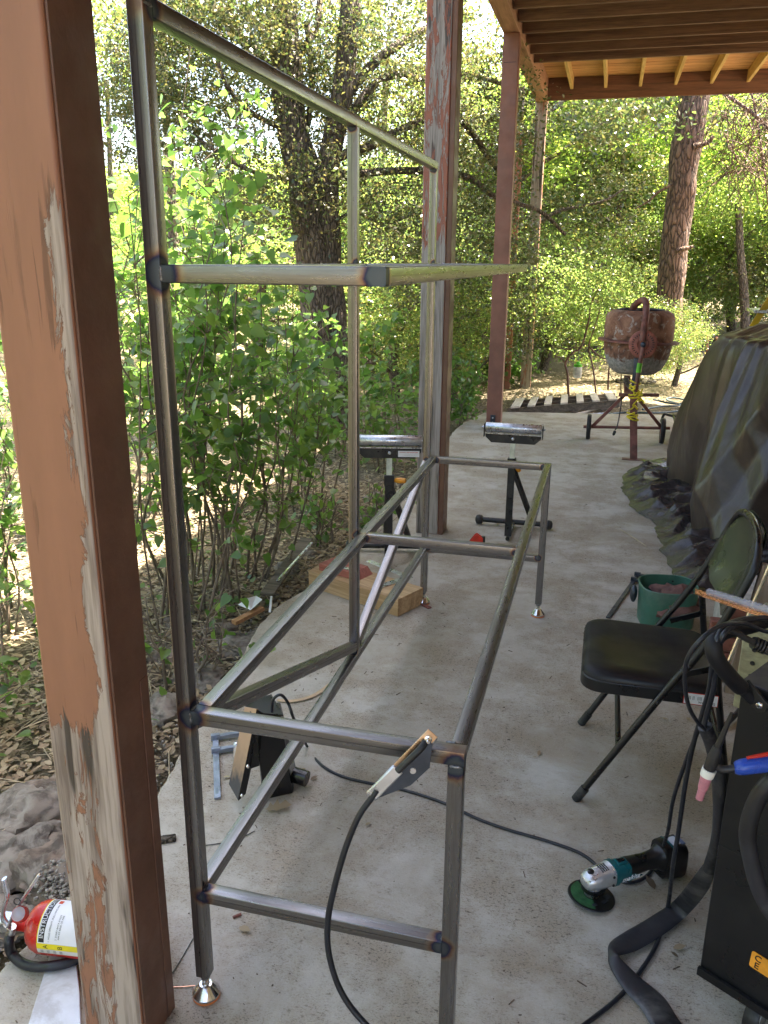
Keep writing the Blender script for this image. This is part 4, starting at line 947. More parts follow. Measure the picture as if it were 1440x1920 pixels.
# ------------------------------------------------------------------ green tub with gloves and mesh
def tub():
    C0 = V((1.19,2.55,0)); t = thing('green_tub', 'green oval plastic tub behind the folding chair', 'tub', C0)
    prof = [(0.118,0.0),(0.125,0.004),(0.132,0.19),(0.136,0.192),(0.133,0.196),(0.128,0.194),(0.121,0.010),(0.0005,0.008)]
    Mx = Matrix.Translation(C0) @ Matrix.Rotation(0.15,4,'Z') @ Matrix.Diagonal((1.0,0.95,1,1))
    n = 48; vs = []
    for r, z in prof:
        for k in range(n):
            a = 2*PI*k/n; s = (abs(math.cos(a))**3+abs(math.sin(a))**3)**(-1/3)
            vs.append(Mx @ V((r*s*math.cos(a), r*s*math.sin(a), z)))
    fs = [(i*n+k, i*n+(k+1)%n, (i+1)*n+(k+1)%n, (i+1)*n+k) for i in range(len(prof)-1) for k in range(n)]+[list(range(n-1,-1,-1)), [(len(prof)-1)*n+k for k in range(n)]]
    obj('body', MB().add(vs, fs), mint, t, C0, smooth=40)
    for dx, dz in ((0.03,0.165),(0.055,0.165),(0.03,0.14),(0.055,0.14)):
        obj('vent_hole', MB().lathe([(0.005,0),(0.005,0.001)], frame_of(C0+V((dx,0.124,dz)),(0,-1,0)), 8), ink, t, C0)
    obj('handle', MB().sphere(C0+V((-0.155,-0.0,0.13)), 0.030, 12, (0.6,1.0,1.5)), dark_iron, t, C0, smooth=60)
    for k, (cx_, cy_, cz_, r_, h_) in enumerate([(1.225,2.575,0.13,0.075,0.05),(1.22,2.49,0.10,0.085,0.04),(1.27,2.52,0.10,0.06,0.05)]):
        prof = []; n2, m2_ = 22, 12; vs = []; fs = []
        for i in range(m2_+1):
            th = PI*i/m2_
            for j in range(n2):
                a = 2*PI*j/n2; d_ = V((math.sin(th)*math.cos(a)*1.35, math.sin(th)*math.sin(a), math.cos(th)*h_/r_))
                q = 1+0.45*mnoise.noise(d_*2.3+V((k*7,0,0)))+0.2*mnoise.noise(d_*6+V((k*7,0,0))); vs.append(V((cx_,cy_,cz_))+d_*r_*q)
        fs = [(i*n2+j, i*n2+(j+1)%n2, (i+1)*n2+(j+1)%n2, (i+1)*n2+j) for i in range(m2_) for j in range(n2)]
        mb = MB().add(vs, fs)
        solo('glove', mb, gloves_m, ['crumpled reddish leather glove at the back inside the green tub', 'reddish leather glove lying at the front inside the green tub', 'dusty leather glove wedged at the right inside the green tub'][k], 'glove', smooth=70)
    mb = MB()
    for i in range(11):
        a = -0.075+0.015*i
        f_ = lambda u, w: V((1.155+u*0.75, 2.53+w*0.8, 0.135-0.35*(u*u+w*w)*8+0.25*u))
        mb.tube([f_(a, -0.06+0.015*q) for q in range(9)], 0.0013, 4)
        if i < 9: mb.tube([f_(-0.075+0.015*q, -0.06+0.015*i) for q in range(11)], 0.0013, 4)
    solo('wire_mesh', mb, mesh_m, 'bent square wire mesh lying inside the green tub at its left', 'mesh')
tub()

# ------------------------------------------------------------------ welding cart at the right edge
CE0 = V((1.126,0.27,0.118))
def cart():
    t = thing('welding_cart', 'black steel welding cart with a thick bent handle at the right edge', 'cart', (1.30,0.38,0))
    L0 = (1.30,0.38,0); o = lambda nm, mb, mt, par=t, **k: obj(nm, mb, mt, par, L0, **k)
    d1 = V((0.135,-0.085,0)).normalized(); d2 = V((-d1.y, d1.x, 0))          # along the face, inwards
    M = Matrix(((d1.x,d2.x,0,CE0.x),(d1.y,d2.y,0,CE0.y),(0,0,1,CE0.z),(0,0,0,1)))
    o('cabinet', MB().box(0,0.42,0,0.55,0,0.735,M), satin_black, bevel=0.003)
    o('lid', MB().box(-0.002,0.42,-0.002,0.55,0.736,0.740,M), basic('lid_grey',(0.035,0.032,0.042),0.45), bevel=0.001)
    o('seam_line', MB().box(0.0005,0.42,-0.0012,0.0,0.345,0.348,M), ink)
    o('front_flange', MB().box(0.0,0.42,-0.012,-0.003,0.0,0.02,M), satin_black)
    # handle: bracket plate with two bolts, then a bent padded tube
    b1_ = M.inverted() @ at(1403,1302,0.235); b2_ = M.inverted() @ at(1424,1322,0.225)
    c = (b1_+b2_)/2
    ang = math.atan2(b2_.z-b1_.z, b2_.x-b1_.x)
    PM = M @ Matrix.Translation((c.x,-0.018,c.z)) @ Matrix.Rotation(-ang,4,'Y') @ Matrix.Rotation(PI/2,4,'X')
    o('handle_bracket', MB().prism([(-0.035,-0.014),(0.022,-0.016),(0.03,-0.004),(0.026,0.014),(-0.035,0.018)], -0.004, 0.004, PM), satin_black, bevel=0.001)
    for b in (b1_, b2_):
        bo = o('bolt', MB().lathe([(0.0078,0),(0.0076,0.003),(0.005,0.0052),(0.001,0.006)], M @ Matrix.Translation((b.x,-0.0225,b.z)) @ Matrix.Rotation(PI/2,4,'X'), 16), chrome, smooth=50)
        for r_ in (0.4, 0.4+PI/2):
            o('cross_slot', MB().box(-0.005,0.005,-0.0008,0.0008,0.0045,0.0066, M @ Matrix.Translation((b.x,-0.0225,b.z)) @ Matrix.Rotation(PI/2,4,'X') @ Matrix.Rotation(r_,4,'Z')), ink, bo)
    hp = [at(1412,1312,0.245), at(1392,1292,0.235), at(1368,1268,0.215), at(1345,1238,0.20), at(1338,1215,0.20), at(1343,1195,0.22), at(1362,1182,0.25), at(1395,1176,0.30), at(1430,1165,0.35), at(1475,1140,0.42), at(1530,1130,0.50)]
    o('handle', MB().tube(smooth_path(hp, 8), [0.0125]*9+[0.0165]*(8*10+1-9), 16), vinyl, smooth=60)
    ca = M.inverted() @ at(1381,1878,0.33)
    cc = M @ V((0.115,0.06,0)); cc.z = 0.046
    w = o('caster', MB().lathe([(0.02,-0.016),(0.043,-0.016),(0.046,-0.010),(0.046,0.010),(0.043,0.016),(0.02,0.016)], frame_of(cc,(0.75,-0.4,0)), 28), rubber, smooth=40)
    o('wheel_hub', MB().lathe([(0.001,-0.018),(0.03,-0.017),(0.03,0.017),(0.001,0.018)], frame_of(cc,(0.75,-0.4,0)), 20), zinc, w, smooth=40)
    ax_ = V((0.75,-0.4,0)).normalized()
    for s_ in (-1, 1):
        o('caster_fork', MB().bar(cc+ax_*0.022*s_, cc+ax_*0.022*s_+V((0.005,0.01,0.068)), 0.004, 0.034, ax_), zinc, bevel=0.001)
    for k in range(4): o('caster_bolt', MB().lathe([(0.006,0),(0.006,0.005)], Matrix.Translation(cc+ax_*(-0.03)+V((-0.004,-0.02+0.014*k,0.066-0.012*k))), 8), zinc)
    # orange sticker
    sp = M.inverted() @ at(1428,1803,0.21)
    PM = M @ Matrix.Translation((sp.x+0.012,-0.0015,sp.z)) @ Matrix.Rotation(PI/2,4,'X') @ Matrix.Rotation(-0.05,4,'Z')
    def rrect(w, h_, r, n=4): return [(cx+r*math.cos(a0+PI/2*k/n), cy+r*math.sin(a0+PI/2*k/n)) for cx, cy, a0 in ((w-r,h_-r,0),(-w+r,h_-r,PI/2),(-w+r,-h_+r,PI),(w-r,-h_+r,1.5*PI)) for k in range(n+1)]
    st = o('sticker', MB().prism(rrect(0.032,0.021,0.005), 0, 0.001, PM), orange_pl)
    LM = Matrix.Translation(-V(L0)) @ PM
    lettering(st, 'C', 0.022, LM @ Matrix.Translation((-0.017,0.009,0.0016)), ink)
    lettering(st, 'E', 0.022, LM @ Matrix.Translation((-0.017,-0.010,0.0016)), ink)
    return M
CM = cart()
# torch hanging in front of the cart
def torch():
    yy = 0.12; a = lambda x, y, d=0.0: at(x, y, yy+d)
    P0 = a(1335,1440); t = thing('welding_torch', 'blue-handled welding torch with a pink ceramic cup hanging beside the cart', 'torch', P0)
    o = lambda nm, mb, mt, **k: obj(nm, mb, mt, t, P0, **k)
    o('back_cap', MB().tube([a(1373,1337),a(1358,1372),a(1345,1403)], [0.0040,0.0052,0.0072], 12), satin_black, smooth=60)
    o('head', MB().tube([a(1346,1400),a(1337,1425),a(1328,1446)], [0.0085,0.0125,0.0105], 14), rubber, smooth=60)
    o('white_ring', MB().tube([a(1330,1442),a(1325,1455)], [0.0135,0.0128], 16), cream, smooth=40)
    o('cup', MB().tube([a(1325,1454),a(1319,1474),a(1317.6,1478),a(1317,1479),a(1311,1498)], [0.0112,0.0098,0.0095,0.0078,0.0072], 16), pink_cer, smooth=35)
    o('electrode', MB().tube([a(1311,1497),a(1309,1501.5)], 0.0008, 6), ink)
    o('neck', MB().tube(smooth_path([a(1338,1428),a(1350,1441),a(1366,1442),a(1380,1440)], 5), 0.0075, 12), rubber, smooth=60)
    o('handle', MB().tube([a(1377,1440),a(1382,1440),a(1392,1438),a(1420,1434,0.01),a(1475,1428,0.03),a(1500,1426,0.04)], [0.0105,0.0135,0.0152,0.0160,0.0160,0.0150], 16), blue_pl, smooth=50)
    o('trigger', MB().tube([a(1400,1421),a(1440,1414,0.01),a(1490,1410,0.03)], [0.003,0.0045,0.0045], 8), magnet_red, smooth=60)
torch()
cable('torch_hose', 'thick scuffed black hose hanging in a loop at the right edge of the cart', [at(x,y,0.13) for x,y in [(1520,1440),(1475,1450),(1440,1470),(1415,1510),(1402,1560),(1408,1610),(1425,1670),(1455,1720),(1510,1760)]], 0.0165, leather, k=8, n=14, cat='hose')
cable('cart_cable', 'thin cable looping out from the cart handle and back to the sleeve', [at(x,y,Y) for x,y,Y in [(1500,1185,0.35),(1440,1185,0.30),(1400,1170,0.24),(1355,1172,0.16),(1318,1195,0.12),(1290,1232,0.12),(1284,1275,0.14),(1290,1320,0.17),(1305,1350,0.2),(1322,1368,0.22)]], 0.0042)
cable('cart_cable', 'cable draped over the back of the cart handle and hanging straight to the slab', [at(1480,1180,0.36),at(1420,1160,0.32),at(1375,1166,0.26),at(1350,1185,0.21),at(1338,1225,0.20),at(1330,1290,0.26),at(1315,1345,0.30),at(1300,1395,0.34),at(1285,1470,0.38),at(1272,1560,0.40),at(1262,1620,0.42),gz(1254,1690,0.04),gz(1246,1722,0.008),gz(1232,1768,0.007),gz(1205,1815,0.007),gz(1160,1870,0.007),gz(1095,1922,0.007),gz(1040,1960,0.007)], 0.0055)
cable('cart_cable', 'uppermost cable arching over the padded cart handle', [at(x,y,Y) for x,y,Y in [(1520,1190,0.38),(1455,1162,0.31),(1415,1160,0.27),(1380,1172,0.235),(1355,1192,0.2),(1345,1230,0.215),(1338,1290,0.24),(1325,1340,0.26),(1318,1368,0.26)]], 0.0055)
t = thing('cable_connector', 'ribbed black cable connector lying over the cart handle', 'connector', at(1425,1212,0.28))
P0 = t.location.copy()
obj('plug_body', MB().tube([at(1413,1205,0.26),at(1452,1222,0.28),at(1480,1235,0.3)], 0.0125, 14), rubber, t, P0, smooth=50)
for k in range(4): obj('rib', MB().tube([at(1415+6*k,1206+2.6*k,0.26),at(1418+6*k,1207.4+2.6*k,0.26)], 0.0140, 14), rubber, t, P0, smooth=50)
obj('cord', MB().tube(smooth_path([at(1415,1206,0.26),at(1395,1195,0.24),at(1375,1184,0.23),at(1350,1180,0.22)], 5), 0.0065, 10), rubber, t, P0, smooth=60)
# sleeve: thick round then flattened on the slab with a fold
sl_pts = [at(1322,1362,0.26), at(1336,1400,0.27), at(1346,1450,0.29), at(1350,1520,0.31), at(1345,1580,0.33), at(1330,1630,0.36)]
mb = MB().tube(smooth_path(sl_pts, 6), 0.0150, 14)
solo('cable_sleeve', mb, leather, 'thick black cable sleeve hanging down beside the cart towards the slab', 'sleeve', smooth=60)
def strip(pts_l, pts_r, th, mat, label):
    Lp = smooth_path(pts_l, 6); Rp = smooth_path(pts_r, 6); n = len(Lp); vs = []; fs = []; seg = 8
    for i in range(n):
        a, b = Lp[i], Rp[i]; c = (a+b)/2; h_ = (b-a)/2
        nx = V((0,0,1))
        for k in range(seg*2):
            q = 2*PI*k/(seg*2); vs.append(c + h_*math.cos(q) + nx*(math.sin(q)*th*(1+0.25*mnoise.noise(c*14))))
    m_ = seg*2
    fs = [(i*m_+k, i*m_+(k+1)%m_, (i+1)*m_+(k+1)%m_, (i+1)*m_+k) for i in range(n-1) for k in range(m_)] + [list(range(m_)), [(n-1)*m_+k for k in range(m_-1,-1,-1)]]
    return MB().add(vs, fs)
gl = lambda x, y, z=0.012: gz(x, y, z)
mb = strip([at(1317,1622,0.37), at(1292,1655,0.43), gl(1262,1690,0.03), gl(1215,1722), gl(1170,1748), gl(1143,1768,0.014), gl(1140,1790,0.022), gl(1143,1812,0.02), gl(1165,1850), gl(1200,1890), gl(1222,1925), gl(1260,1975)],
           [at(1341,1636,0.37), at(1326,1672,0.43), gl(1290,1715,0.03), gl(1245,1752), gl(1195,1782), gl(1160,1792,0.024), gl(1162,1793,0.034), gl(1166,1800,0.03), gl(1200,1832), gl(1245,1870), gl(1275,1915), gl(1320,1970)], 0.008, leather, '')
solo('cable_sleeve', mb, leather, 'flattened grey-black sleeve folded back on itself on the slab below the cart', 'sleeve', smooth=60)
# copper rods in their plastic tube
mb = MB(); A_, B_ = at(1303,1109,0.55), at(1500,1176,0.20)
t = thing('filler_rods', 'bundle of thin copper filler rods in a clear tube above the cart handle', 'rods', (A_+B_)/2); P0 = (A_+B_)/2
for k in range(6):
    off = V((0.0, 0.002*(k % 2), 0.0022*(k-2.5)))
    obj('rod', MB().tube([A_+off+(B_-A_)*rng.uniform(0,0.01), B_+off], 0.0012, 6), copper, t, P0, smooth=60)
gm = Mat('clear_plastic'); gb = gm.n('MixShader', {0: 0.42, 1: gm.n('BsdfTransparent', {'Color': (0.93,0.92,0.97,1)}).outputs[0], 2: gm.n('BsdfPrincipled', {'Base Color': (0.5,0.48,0.56,1), 'Roughness': 0.12}).outputs[0]}); gm.t.links.new(gb.outputs[0], gm.out.inputs[0])
A2, B2 = A_+(B_-A_)*0.16+V((0,0,0.010)), B_+V((0,0,0.014))
obj('clear_tube', MB().tube([A2, B2], [0.0088,0.0095], 12), gm.m, t, P0, smooth=50)
# timber with bolt holes, angle bar, brick step behind the cart
wt = wood('treated_timber', (0.40,0.37,0.22), (0.27,0.24,0.14), 'x', 0.75)
O_ = at(1378,1290,0.78); BX = at(1470,1305,0.72)
d1 = V((BX.x-O_.x, BX.y-O_.y, 0)).normalized(); zb_ = 0.30; zt_ = at(1383,1155,0.78).z
t = thing('timber_stack', 'stout greenish timber end with dark bolt holes behind the cart', 'timber', (O_.x,O_.y,0))
ang = math.atan2(d1.y, d1.x); M_ = Matrix.Rotation(ang,4,'Z')
zb_ = at(1378,1325,O_.y).z
obj('timber', MB().box(0,0.30,0,0.14,zb_,zt_,M_), wt, t, bevel=0.004)
obj('support_block', MB().box(0.05,0.30,0.01,0.13,0.0,zb_,M_), satin_black, t)
for yy_ in (1211,1236,1260):
    p = at(1394,yy_,O_.y); obj('bolt_hole', MB().lathe([(0.006,0),(0.006,0.002)], M_ @ Matrix.Translation((0.035,-0.0012,p.z)) @ Matrix.Rotation(PI/2,4,'X'), 12), ink, t)
cable('metal_angle', 'shiny slender metal rod leaning up beside the timber behind the chair', [at(1362,1250,0.95),at(1405,1150,0.95),at(1450,1045,0.95)], 0.006, chrome, cat='rod', k=2)
o = solo('leaning_plank', MB().bar(at(1374,1300,1.05),at(1448,1060,1.05),0.055,0.02,(0,1,0)), wood('grey_plank',(0.33,0.25,0.19),(0.22,0.16,0.12),'z',0.8), 'brown plank leaning up behind the shiny metal rod', 'plank', bevel=0.002)
bk = thing('brick_step', 'low step of dark red bricks behind the chair back', 'step', (1.50,1.75,0))
obj('core', MB().box(1.38,1.80,2.00,2.38,0,0.34), mortar_m, bk, (1.50,1.75,0))
b0_ = obj('brick', MB().box(0,0.19,0,0.055,0,0.057), brick_m, bk, bevel=0.003); first = True
for r_ in range(5):
    for c_ in range(3):
        o = b0_ if first else b0_.copy()
        if not first: COL.objects.link(o); o.parent = bk
        first = False; o.location = V((1.365+c_*0.205-(0.05 if r_ % 2 else 0), 1.975+rng.uniform(-.003,.003), 0.005+r_*0.068))-V((1.50,1.75,0))
cable('air_hose_end', 'small hose end with a metal ferrule lying on the slab beside the cart', [gz(1358,1362,0.014),gz(1372,1348,0.02),gz(1388,1330,0.03),gz(1400,1310,0.04)], 0.010, rubber, cat='hose', k=3)

# ------------------------------------------------------------------ angle grinder
def grinder():
    loc = gz(1108,1684,0.0); b = gz(1300,1625,0.0); a = math.atan2((b-loc).y, (b-loc).x)
    t = thing('angle_grinder', 'teal and black cordless angle grinder resting on its cutting disc on the slab', 'grinder', loc, a)
    o = lambda nm, mb, mt, par=t, **k: obj(nm, mb, mt, par, **k)
    tilt = Matrix.Rotation(0.10,4,'Y')
    o('disc', MB().lathe([(0.001,0.0),(0.062,0.0),(0.064,0.0015),(0.062,0.004),(0.02,0.0055),(0.001,0.0055)], Matrix.Translation((0,0,0.007)) @ tilt, 40), satin_black, smooth=35)
    dz = 0.0138
    o('disc_label', MB().prism([(0.056*math.cos(q), 0.056*math.sin(q)) for q in np.linspace(1.7,4.3,16)]+[(0.022*math.cos(q), 0.022*math.sin(q)) for q in np.linspace(4.3,1.7,10)], 0.0052, 0.0060, Matrix.Translation((0,0,0.007)) @ tilt), green_disc)
    lw = Matrix.Translation((0,0,0.0075)) @ tilt
    for (x_, y_, w_, h_, r_) in ((0.01,-0.038,0.012,0.012,0.3),(0.03,-0.03,0.010,0.018,0.3),(-0.02,-0.036,0.008,0.010,0.1)):
        o('disc_print', MB().box(x_-w_,x_+w_,y_-h_*0.4,y_+h_*0.4,0.0053,0.0061, lw @ Matrix.Rotation(r_,4,'Z')), dark_iron)
    o('flange', MB().lathe([(0.02,0.006),(0.021,0.012),(0.014,0.013),(0.014,0.028),(0.022,0.030),(0.022,0.036)], Matrix.Translation((0,0,0.008)) @ tilt, 20), zinc, smooth=30)
    o('guard', MB().lathe([(0.024,0.022),(0.032,0.024),(0.034,0.034),(0.026,0.036)], Matrix.Translation((0,0,0.008)) @ tilt, 20), satin_black, smooth=30)
    hz = 0.062
    def loft(secs, n=20, e=3.0):
        vs = []
        for x, z, wy, wz in secs:
            for k in range(n):
                q = 2*PI*k/n; s = (abs(math.cos(q))**e+abs(math.sin(q))**e)**(-1/e)
                vs.append((x, wy*s*math.cos(q), z+wz*s*math.sin(q)))
        m_ = len(secs)
        return MB().add(vs, [(i*n+k, (i+1)*n+k, (i+1)*n+(k+1)%n, i*n+(k+1)%n) for i in range(m_-1) for k in range(n)]+[list(range(n)), [(m_-1)*n+k for k in range(n-1,-1,-1)]])
    hd = o('gear_head', loft([(-0.030,0.060,0.012,0.010),(-0.026,0.061,0.021,0.017),(-0.012,0.063,0.028,0.022),(0.015,0.064,0.031,0.025),(0.045,0.066,0.031,0.027),(0.055,0.067,0.032,0.029)]), alu, smooth=50)
    o('head_skirt', MB().lathe([(0.026,0.038),(0.028,0.044),(0.026,0.06)], Matrix.Translation((0.0,0,0)), 20), alu, hd, smooth=40)
    for k in range(4): o('vent_slot', MB().box(0.020+0.006*k,0.0225+0.006*k,-0.014,0.014,0.0885+0.0007*k,0.0922+0.0007*k), ink, hd, bevel=0.0005)
    o('lock_button', MB().lathe([(0.009,0),(0.009,0.006),(0.006,0.008)], Matrix.Translation((-0.006,0.004,0.083)), 14), satin_black, hd, smooth=40)
    o('emblem', MB().box(-0.024,-0.012,-0.020,-0.006,0.0745,0.0765), zinc, hd)
    for y_ in (-0.0315,): 
        for z_ in (0.054,0.08): o('screw', MB().lathe([(0.004,0),(0.0035,0.002)], frame_of((0.045,y_,z_),(0,-1,0)), 10), ink, hd)
    o('collar', loft([(0.055,0.067,0.0335,0.031),(0.066,0.067,0.0335,0.031)]), teal, smooth=50)
    bd = o('body', loft([(0.066,0.067,0.031,0.029),(0.085,0.067,0.029,0.028),(0.10,0.067,0.027,0.026),(0.112,0.068,0.025,0.025)]), teal, smooth=50)
    o('switch_surround', loft([(0.072,0.094,0.012,0.006),(0.10,0.0945,0.012,0.007),(0.104,0.0945,0.010,0.004)]), teal, bd, smooth=50)
    o('switch', loft([(0.076,0.099,0.007,0.004),(0.094,0.099,0.007,0.005),(0.097,0.099,0.006,0.003)]), satin_black, bd, smooth=50)
    o('grip', loft([(0.108,0.069,0.0265,0.026),(0.13,0.070,0.023,0.024),(0.17,0.071,0.021,0.022),(0.20,0.071,0.023,0.024),(0.215,0.070,0.030,0.032),(0.222,0.069,0.034,0.040)]), satin_black, smooth=50)
    o('teal_wedge', MB().prism([(0.10,-0.022),(0.145,-0.012),(0.10,0.004)], -0.0275, -0.0245, Matrix.Translation((0,0,0.068)) @ Matrix.Rotation(PI/2,4,'X') @ Matrix.Diagonal((1,1,-1,1))), teal)
    o('battery_mount', loft([(0.218,0.066,0.036,0.052),(0.238,0.063,0.037,0.055),(0.246,0.062,0.036,0.054)], e=4), satin_black, smooth=45)
    bt = o('battery', loft([(0.246,0.060,0.036,0.050),(0.252,0.059,0.038,0.054),(0.285,0.057,0.038,0.054),(0.292,0.057,0.034,0.048)], e=5), satin_black, smooth=45)
    o('teal_trim', loft([(0.2395,0.063,0.0378,0.0562),(0.2435,0.063,0.0378,0.0562)], e=4), teal, smooth=45)
    o('battery_latch', MB().box(0.250,0.276,-0.016,0.016,0.110,0.1150), white_pl, bt, bevel=0.002)
    o('battery_label', MB().box(0.277,0.291,-0.019,0.019,0.1085,0.1115), basic('grey_blue',(0.10,0.13,0.22),0.4), bt, bevel=0.001)
    lettering(t, 'makita', 0.0215, Matrix.Translation((0.1015,-0.0318,0.062)) @ Matrix.Rotation(PI/2,4,'X') @ Matrix.Rotation(0.03,4,'Z'), label_white, shear=0.35)
    lettering(t, 'XGT', 0.010, Matrix.Translation((0.125,-0.0285,0.074)) @ Matrix.Rotation(PI/2,4,'X'), teal) if False else None
grinder()
# ------------------------------------------------------------------ fire extinguisher on a white board
o = obj('white_board', MB().add([V(p) for p in (gz(48,1935,0.02), gz(152,1935,0.02), gz(149,1858,0.02), gz(140,1775,0.02), gz(98,1775,0.02))] + [V((p.x,p.y,0.001)) for p in (gz(48,1935,0.02), gz(152,1935,0.02), gz(149,1858,0.02), gz(140,1775,0.02), gz(98,1775,0.02))],
   [(0,1,2,3,4),(9,8,7,6,5),(0,5,6,1),(1,6,7,2),(2,7,8,3),(3,8,9,4),(4,9,5,0)]), white_pl, bevel=0.002)
tag(o, 'white painted board lying on the slab under the fire extinguisher', 'board')
def extinguisher():
    a = at(55,1724,0.02); b = at(190,1727,0.045); r = 0.062
    P0 = V((a.x,a.y,0.02)); t = thing('fire_extinguisher', 'small red fire extinguisher lying on its side on the white board', 'extinguisher', P0)
    o = lambda nm, mb, mt, par=t, **k: obj(nm, mb, mt, par, P0, **k)
    a.z = 0.083; b.z = 0.083; ax_ = (b-a).normalized(); M = frame_of(a, ax_)
    bd = o('cylinder', MB().lathe([(0.020,-0.004),(0.030,0.002),(0.044,0.010),(0.055,0.022),(0.061,0.038),(0.0625,0.055),(0.0625,0.30),(0.055,0.325),(0.03,0.335)], M, 48), red_paint, smooth=60)
    # label wraps the side that faces the viewer
    view = (CAM - (a+ax_*0.09)).normalized(); view = (view - ax_*view.dot(ax_)).normalized(); side = ax_.cross(view)
    def patch(nm, l0, l1, t0, t1, mt, rr=0.0630, n=14):
        vs = []
        for i in range(n+1):
            th = t0+(t1-t0)*i/n; dd = view*math.cos(th)+side*math.sin(th)
            for l in (l0, l1): vs.append(a+ax_*l+dd*rr)
        f_ = [(2*i,2*i+1,2*i+3,2*i+2) for i in range(n)]
        return o(nm, MB().add(vs, f_), mt, bd, smooth=60)
    lo, hi = -1.25, 1.3
    sgn = 1 if (side.dot(_u) > 0) else -1
    T0 = lambda q: sgn*q
    patch('label_edge', 0.052, 0.30, T0(-1.0), T0(1.35), label_yellow, 0.0629)
    patch('label', 0.0545, 0.30, T0(-0.62), T0(1.33), label_white, 0.0632)
    patch('label_title_band', 0.057, 0.071, T0(-0.58), T0(1.28), ink, 0.0635)
    patch('label_yellow_band', 0.052, 0.30, T0(-0.86), T0(-0.63), label_yellow, 0.0634)
    patch('label_small_print', 0.052, 0.30, T0(-1.1), T0(-0.87), cream, 0.0634)
    def curved_text(txt, size, l, th0, mt, along='ring', rr=0.0639, sx=1.0):
        cu = bpy.data.curves.new('txt', 'FONT'); cu.body = txt; cu.size = size; cu.align_x = 'CENTER'; cu.align_y = 'CENTER'; cu.resolution_u = 3
        tt = bpy.data.objects.new('txt', cu); COL.objects.link(tt); bpy.context.view_layer.update()
        me = bpy.data.meshes.new_from_object(tt); bpy.data.objects.remove(tt)
        for v in me.vertices:
            if along == 'ring': l_, th = l - v.co.y*-1.0*(-1), th0 + v.co.x*sx/rr
            else: l_, th = l + v.co.x, th0 + v.co.y/rr
            if along == 'ring': l_ = l - v.co.y
            dd = view*math.cos(T0(th))+side*math.sin(T0(th)); v.co = a+ax_*l_+dd*rr-P0
        me.materials.clear(); return obj('lettering', me, mt, bd)
    curved_text('INSTRUCTIONS', 0.0155, 0.064, 0.42, label_white)
    curved_text('1  HOLD UPRIGHT, PULL RING PIN', 0.0058, 0.083, 0.15, ink)
    curved_text('2  START BACK 8 FEET', 0.0058, 0.101, 0.0, ink)
    curved_text('AIM AT BASE OF FIRE', 0.0058, 0.108, 0.0, ink)
    curved_text('A', 0.017, 0.075, -0.745, ink); curved_text('B', 0.017, 0.112, -0.745, ink)
    for l_ in (0.064,0.080,0.096,0.112): curved_text('|||||', 0.008, l_, -0.98, ink)
    patch('label_picture', 0.076, 0.086, T0(0.95), T0(1.15), magnet_red, 0.0636)
    o('neck', MB().lathe([(0.0175,-0.040),(0.0175,-0.012),(0.021,-0.002)], M, 20), red_paint, smooth=40)
    hp = a - ax_*0.055
    o('valve_head', MB().box(-0.020,0.020,-0.016,0.016,-0.030,0.016, M @ Matrix.Translation((0,0,-0.055))), alu, bevel=0.003)
    gp = at(37,1714,hp.y-0.045)
    gg = o('gauge', MB().lathe([(0.0165,-0.012),(0.0185,-0.01),(0.0185,0.004),(0.0165,0.006)], frame_of(gp, view), 28), red_paint, smooth=40)
    o('gauge_dial', MB().lathe([(0.008,0.0062),(0.0075,0.0068)], frame_of(gp, view), 20), label_white, gg)
    o('gauge_ring', MB().lathe([(0.0155,0.0060),(0.0145,0.0066),(0.0115,0.0066),(0.011,0.0060)], frame_of(gp, view), 24, False), magnet_red, gg)
    o('gauge_glass', MB().lathe([(0.0165,0.0069),(0.0165,0.0072)], frame_of(gp, view), 24), gm.m, gg)
    yv = hp.y-0.03
    o('carry_handle', MB().tube(smooth_path([at(20,1742,yv),at(6,1722,yv),at(8,1700,yv),at(14,1680,yv),at(10,1662,yv),at(8,1647,yv)], 5), 0.0085, 10, flat=0.5), zinc, smooth=60)
    o('lever', MB().tube(smooth_path([at(16,1736,yv),at(30,1706,yv),at(45,1682,yv),at(60,1660,yv),at(72,1642,yv),at(77,1637,yv)], 5), [0.009]*6+[0.0082]*8+[0.0075]*8+[0.0055]*4, 10, flat=0.45), alu, smooth=60)
    o('pin_ring', MB().tube([at(32+6*math.cos(q), 1690+6*math.sin(q), yv-0.012) for q in np.linspace(0,2*PI,14)], 0.0013, 6), ink)
    o('ferrule', MB().lathe([(0.0105,-0.018),(0.0115,-0.016),(0.0115,0.016),(0.0105,0.018)], frame_of(at(20,1747,yv), at(18,1757,yv)-at(22,1737,yv)), 16), zinc, smooth=40)
    hs = [at(19,1753,yv), at(17,1768,yv-0.012), gz(21,1786,0.030)] + [gz(x,y,z) for x,y,z in [(38,1804,0.016),(62,1812,0.020),(90,1812,0.033),(120,1807,0.034),(150,1797,0.034),(190,1787,0.034)]]
    o('hose', MB().tube(smooth_path(hs, 6), 0.0120, 14), rubber_blue, smooth=60)
extinguisher()

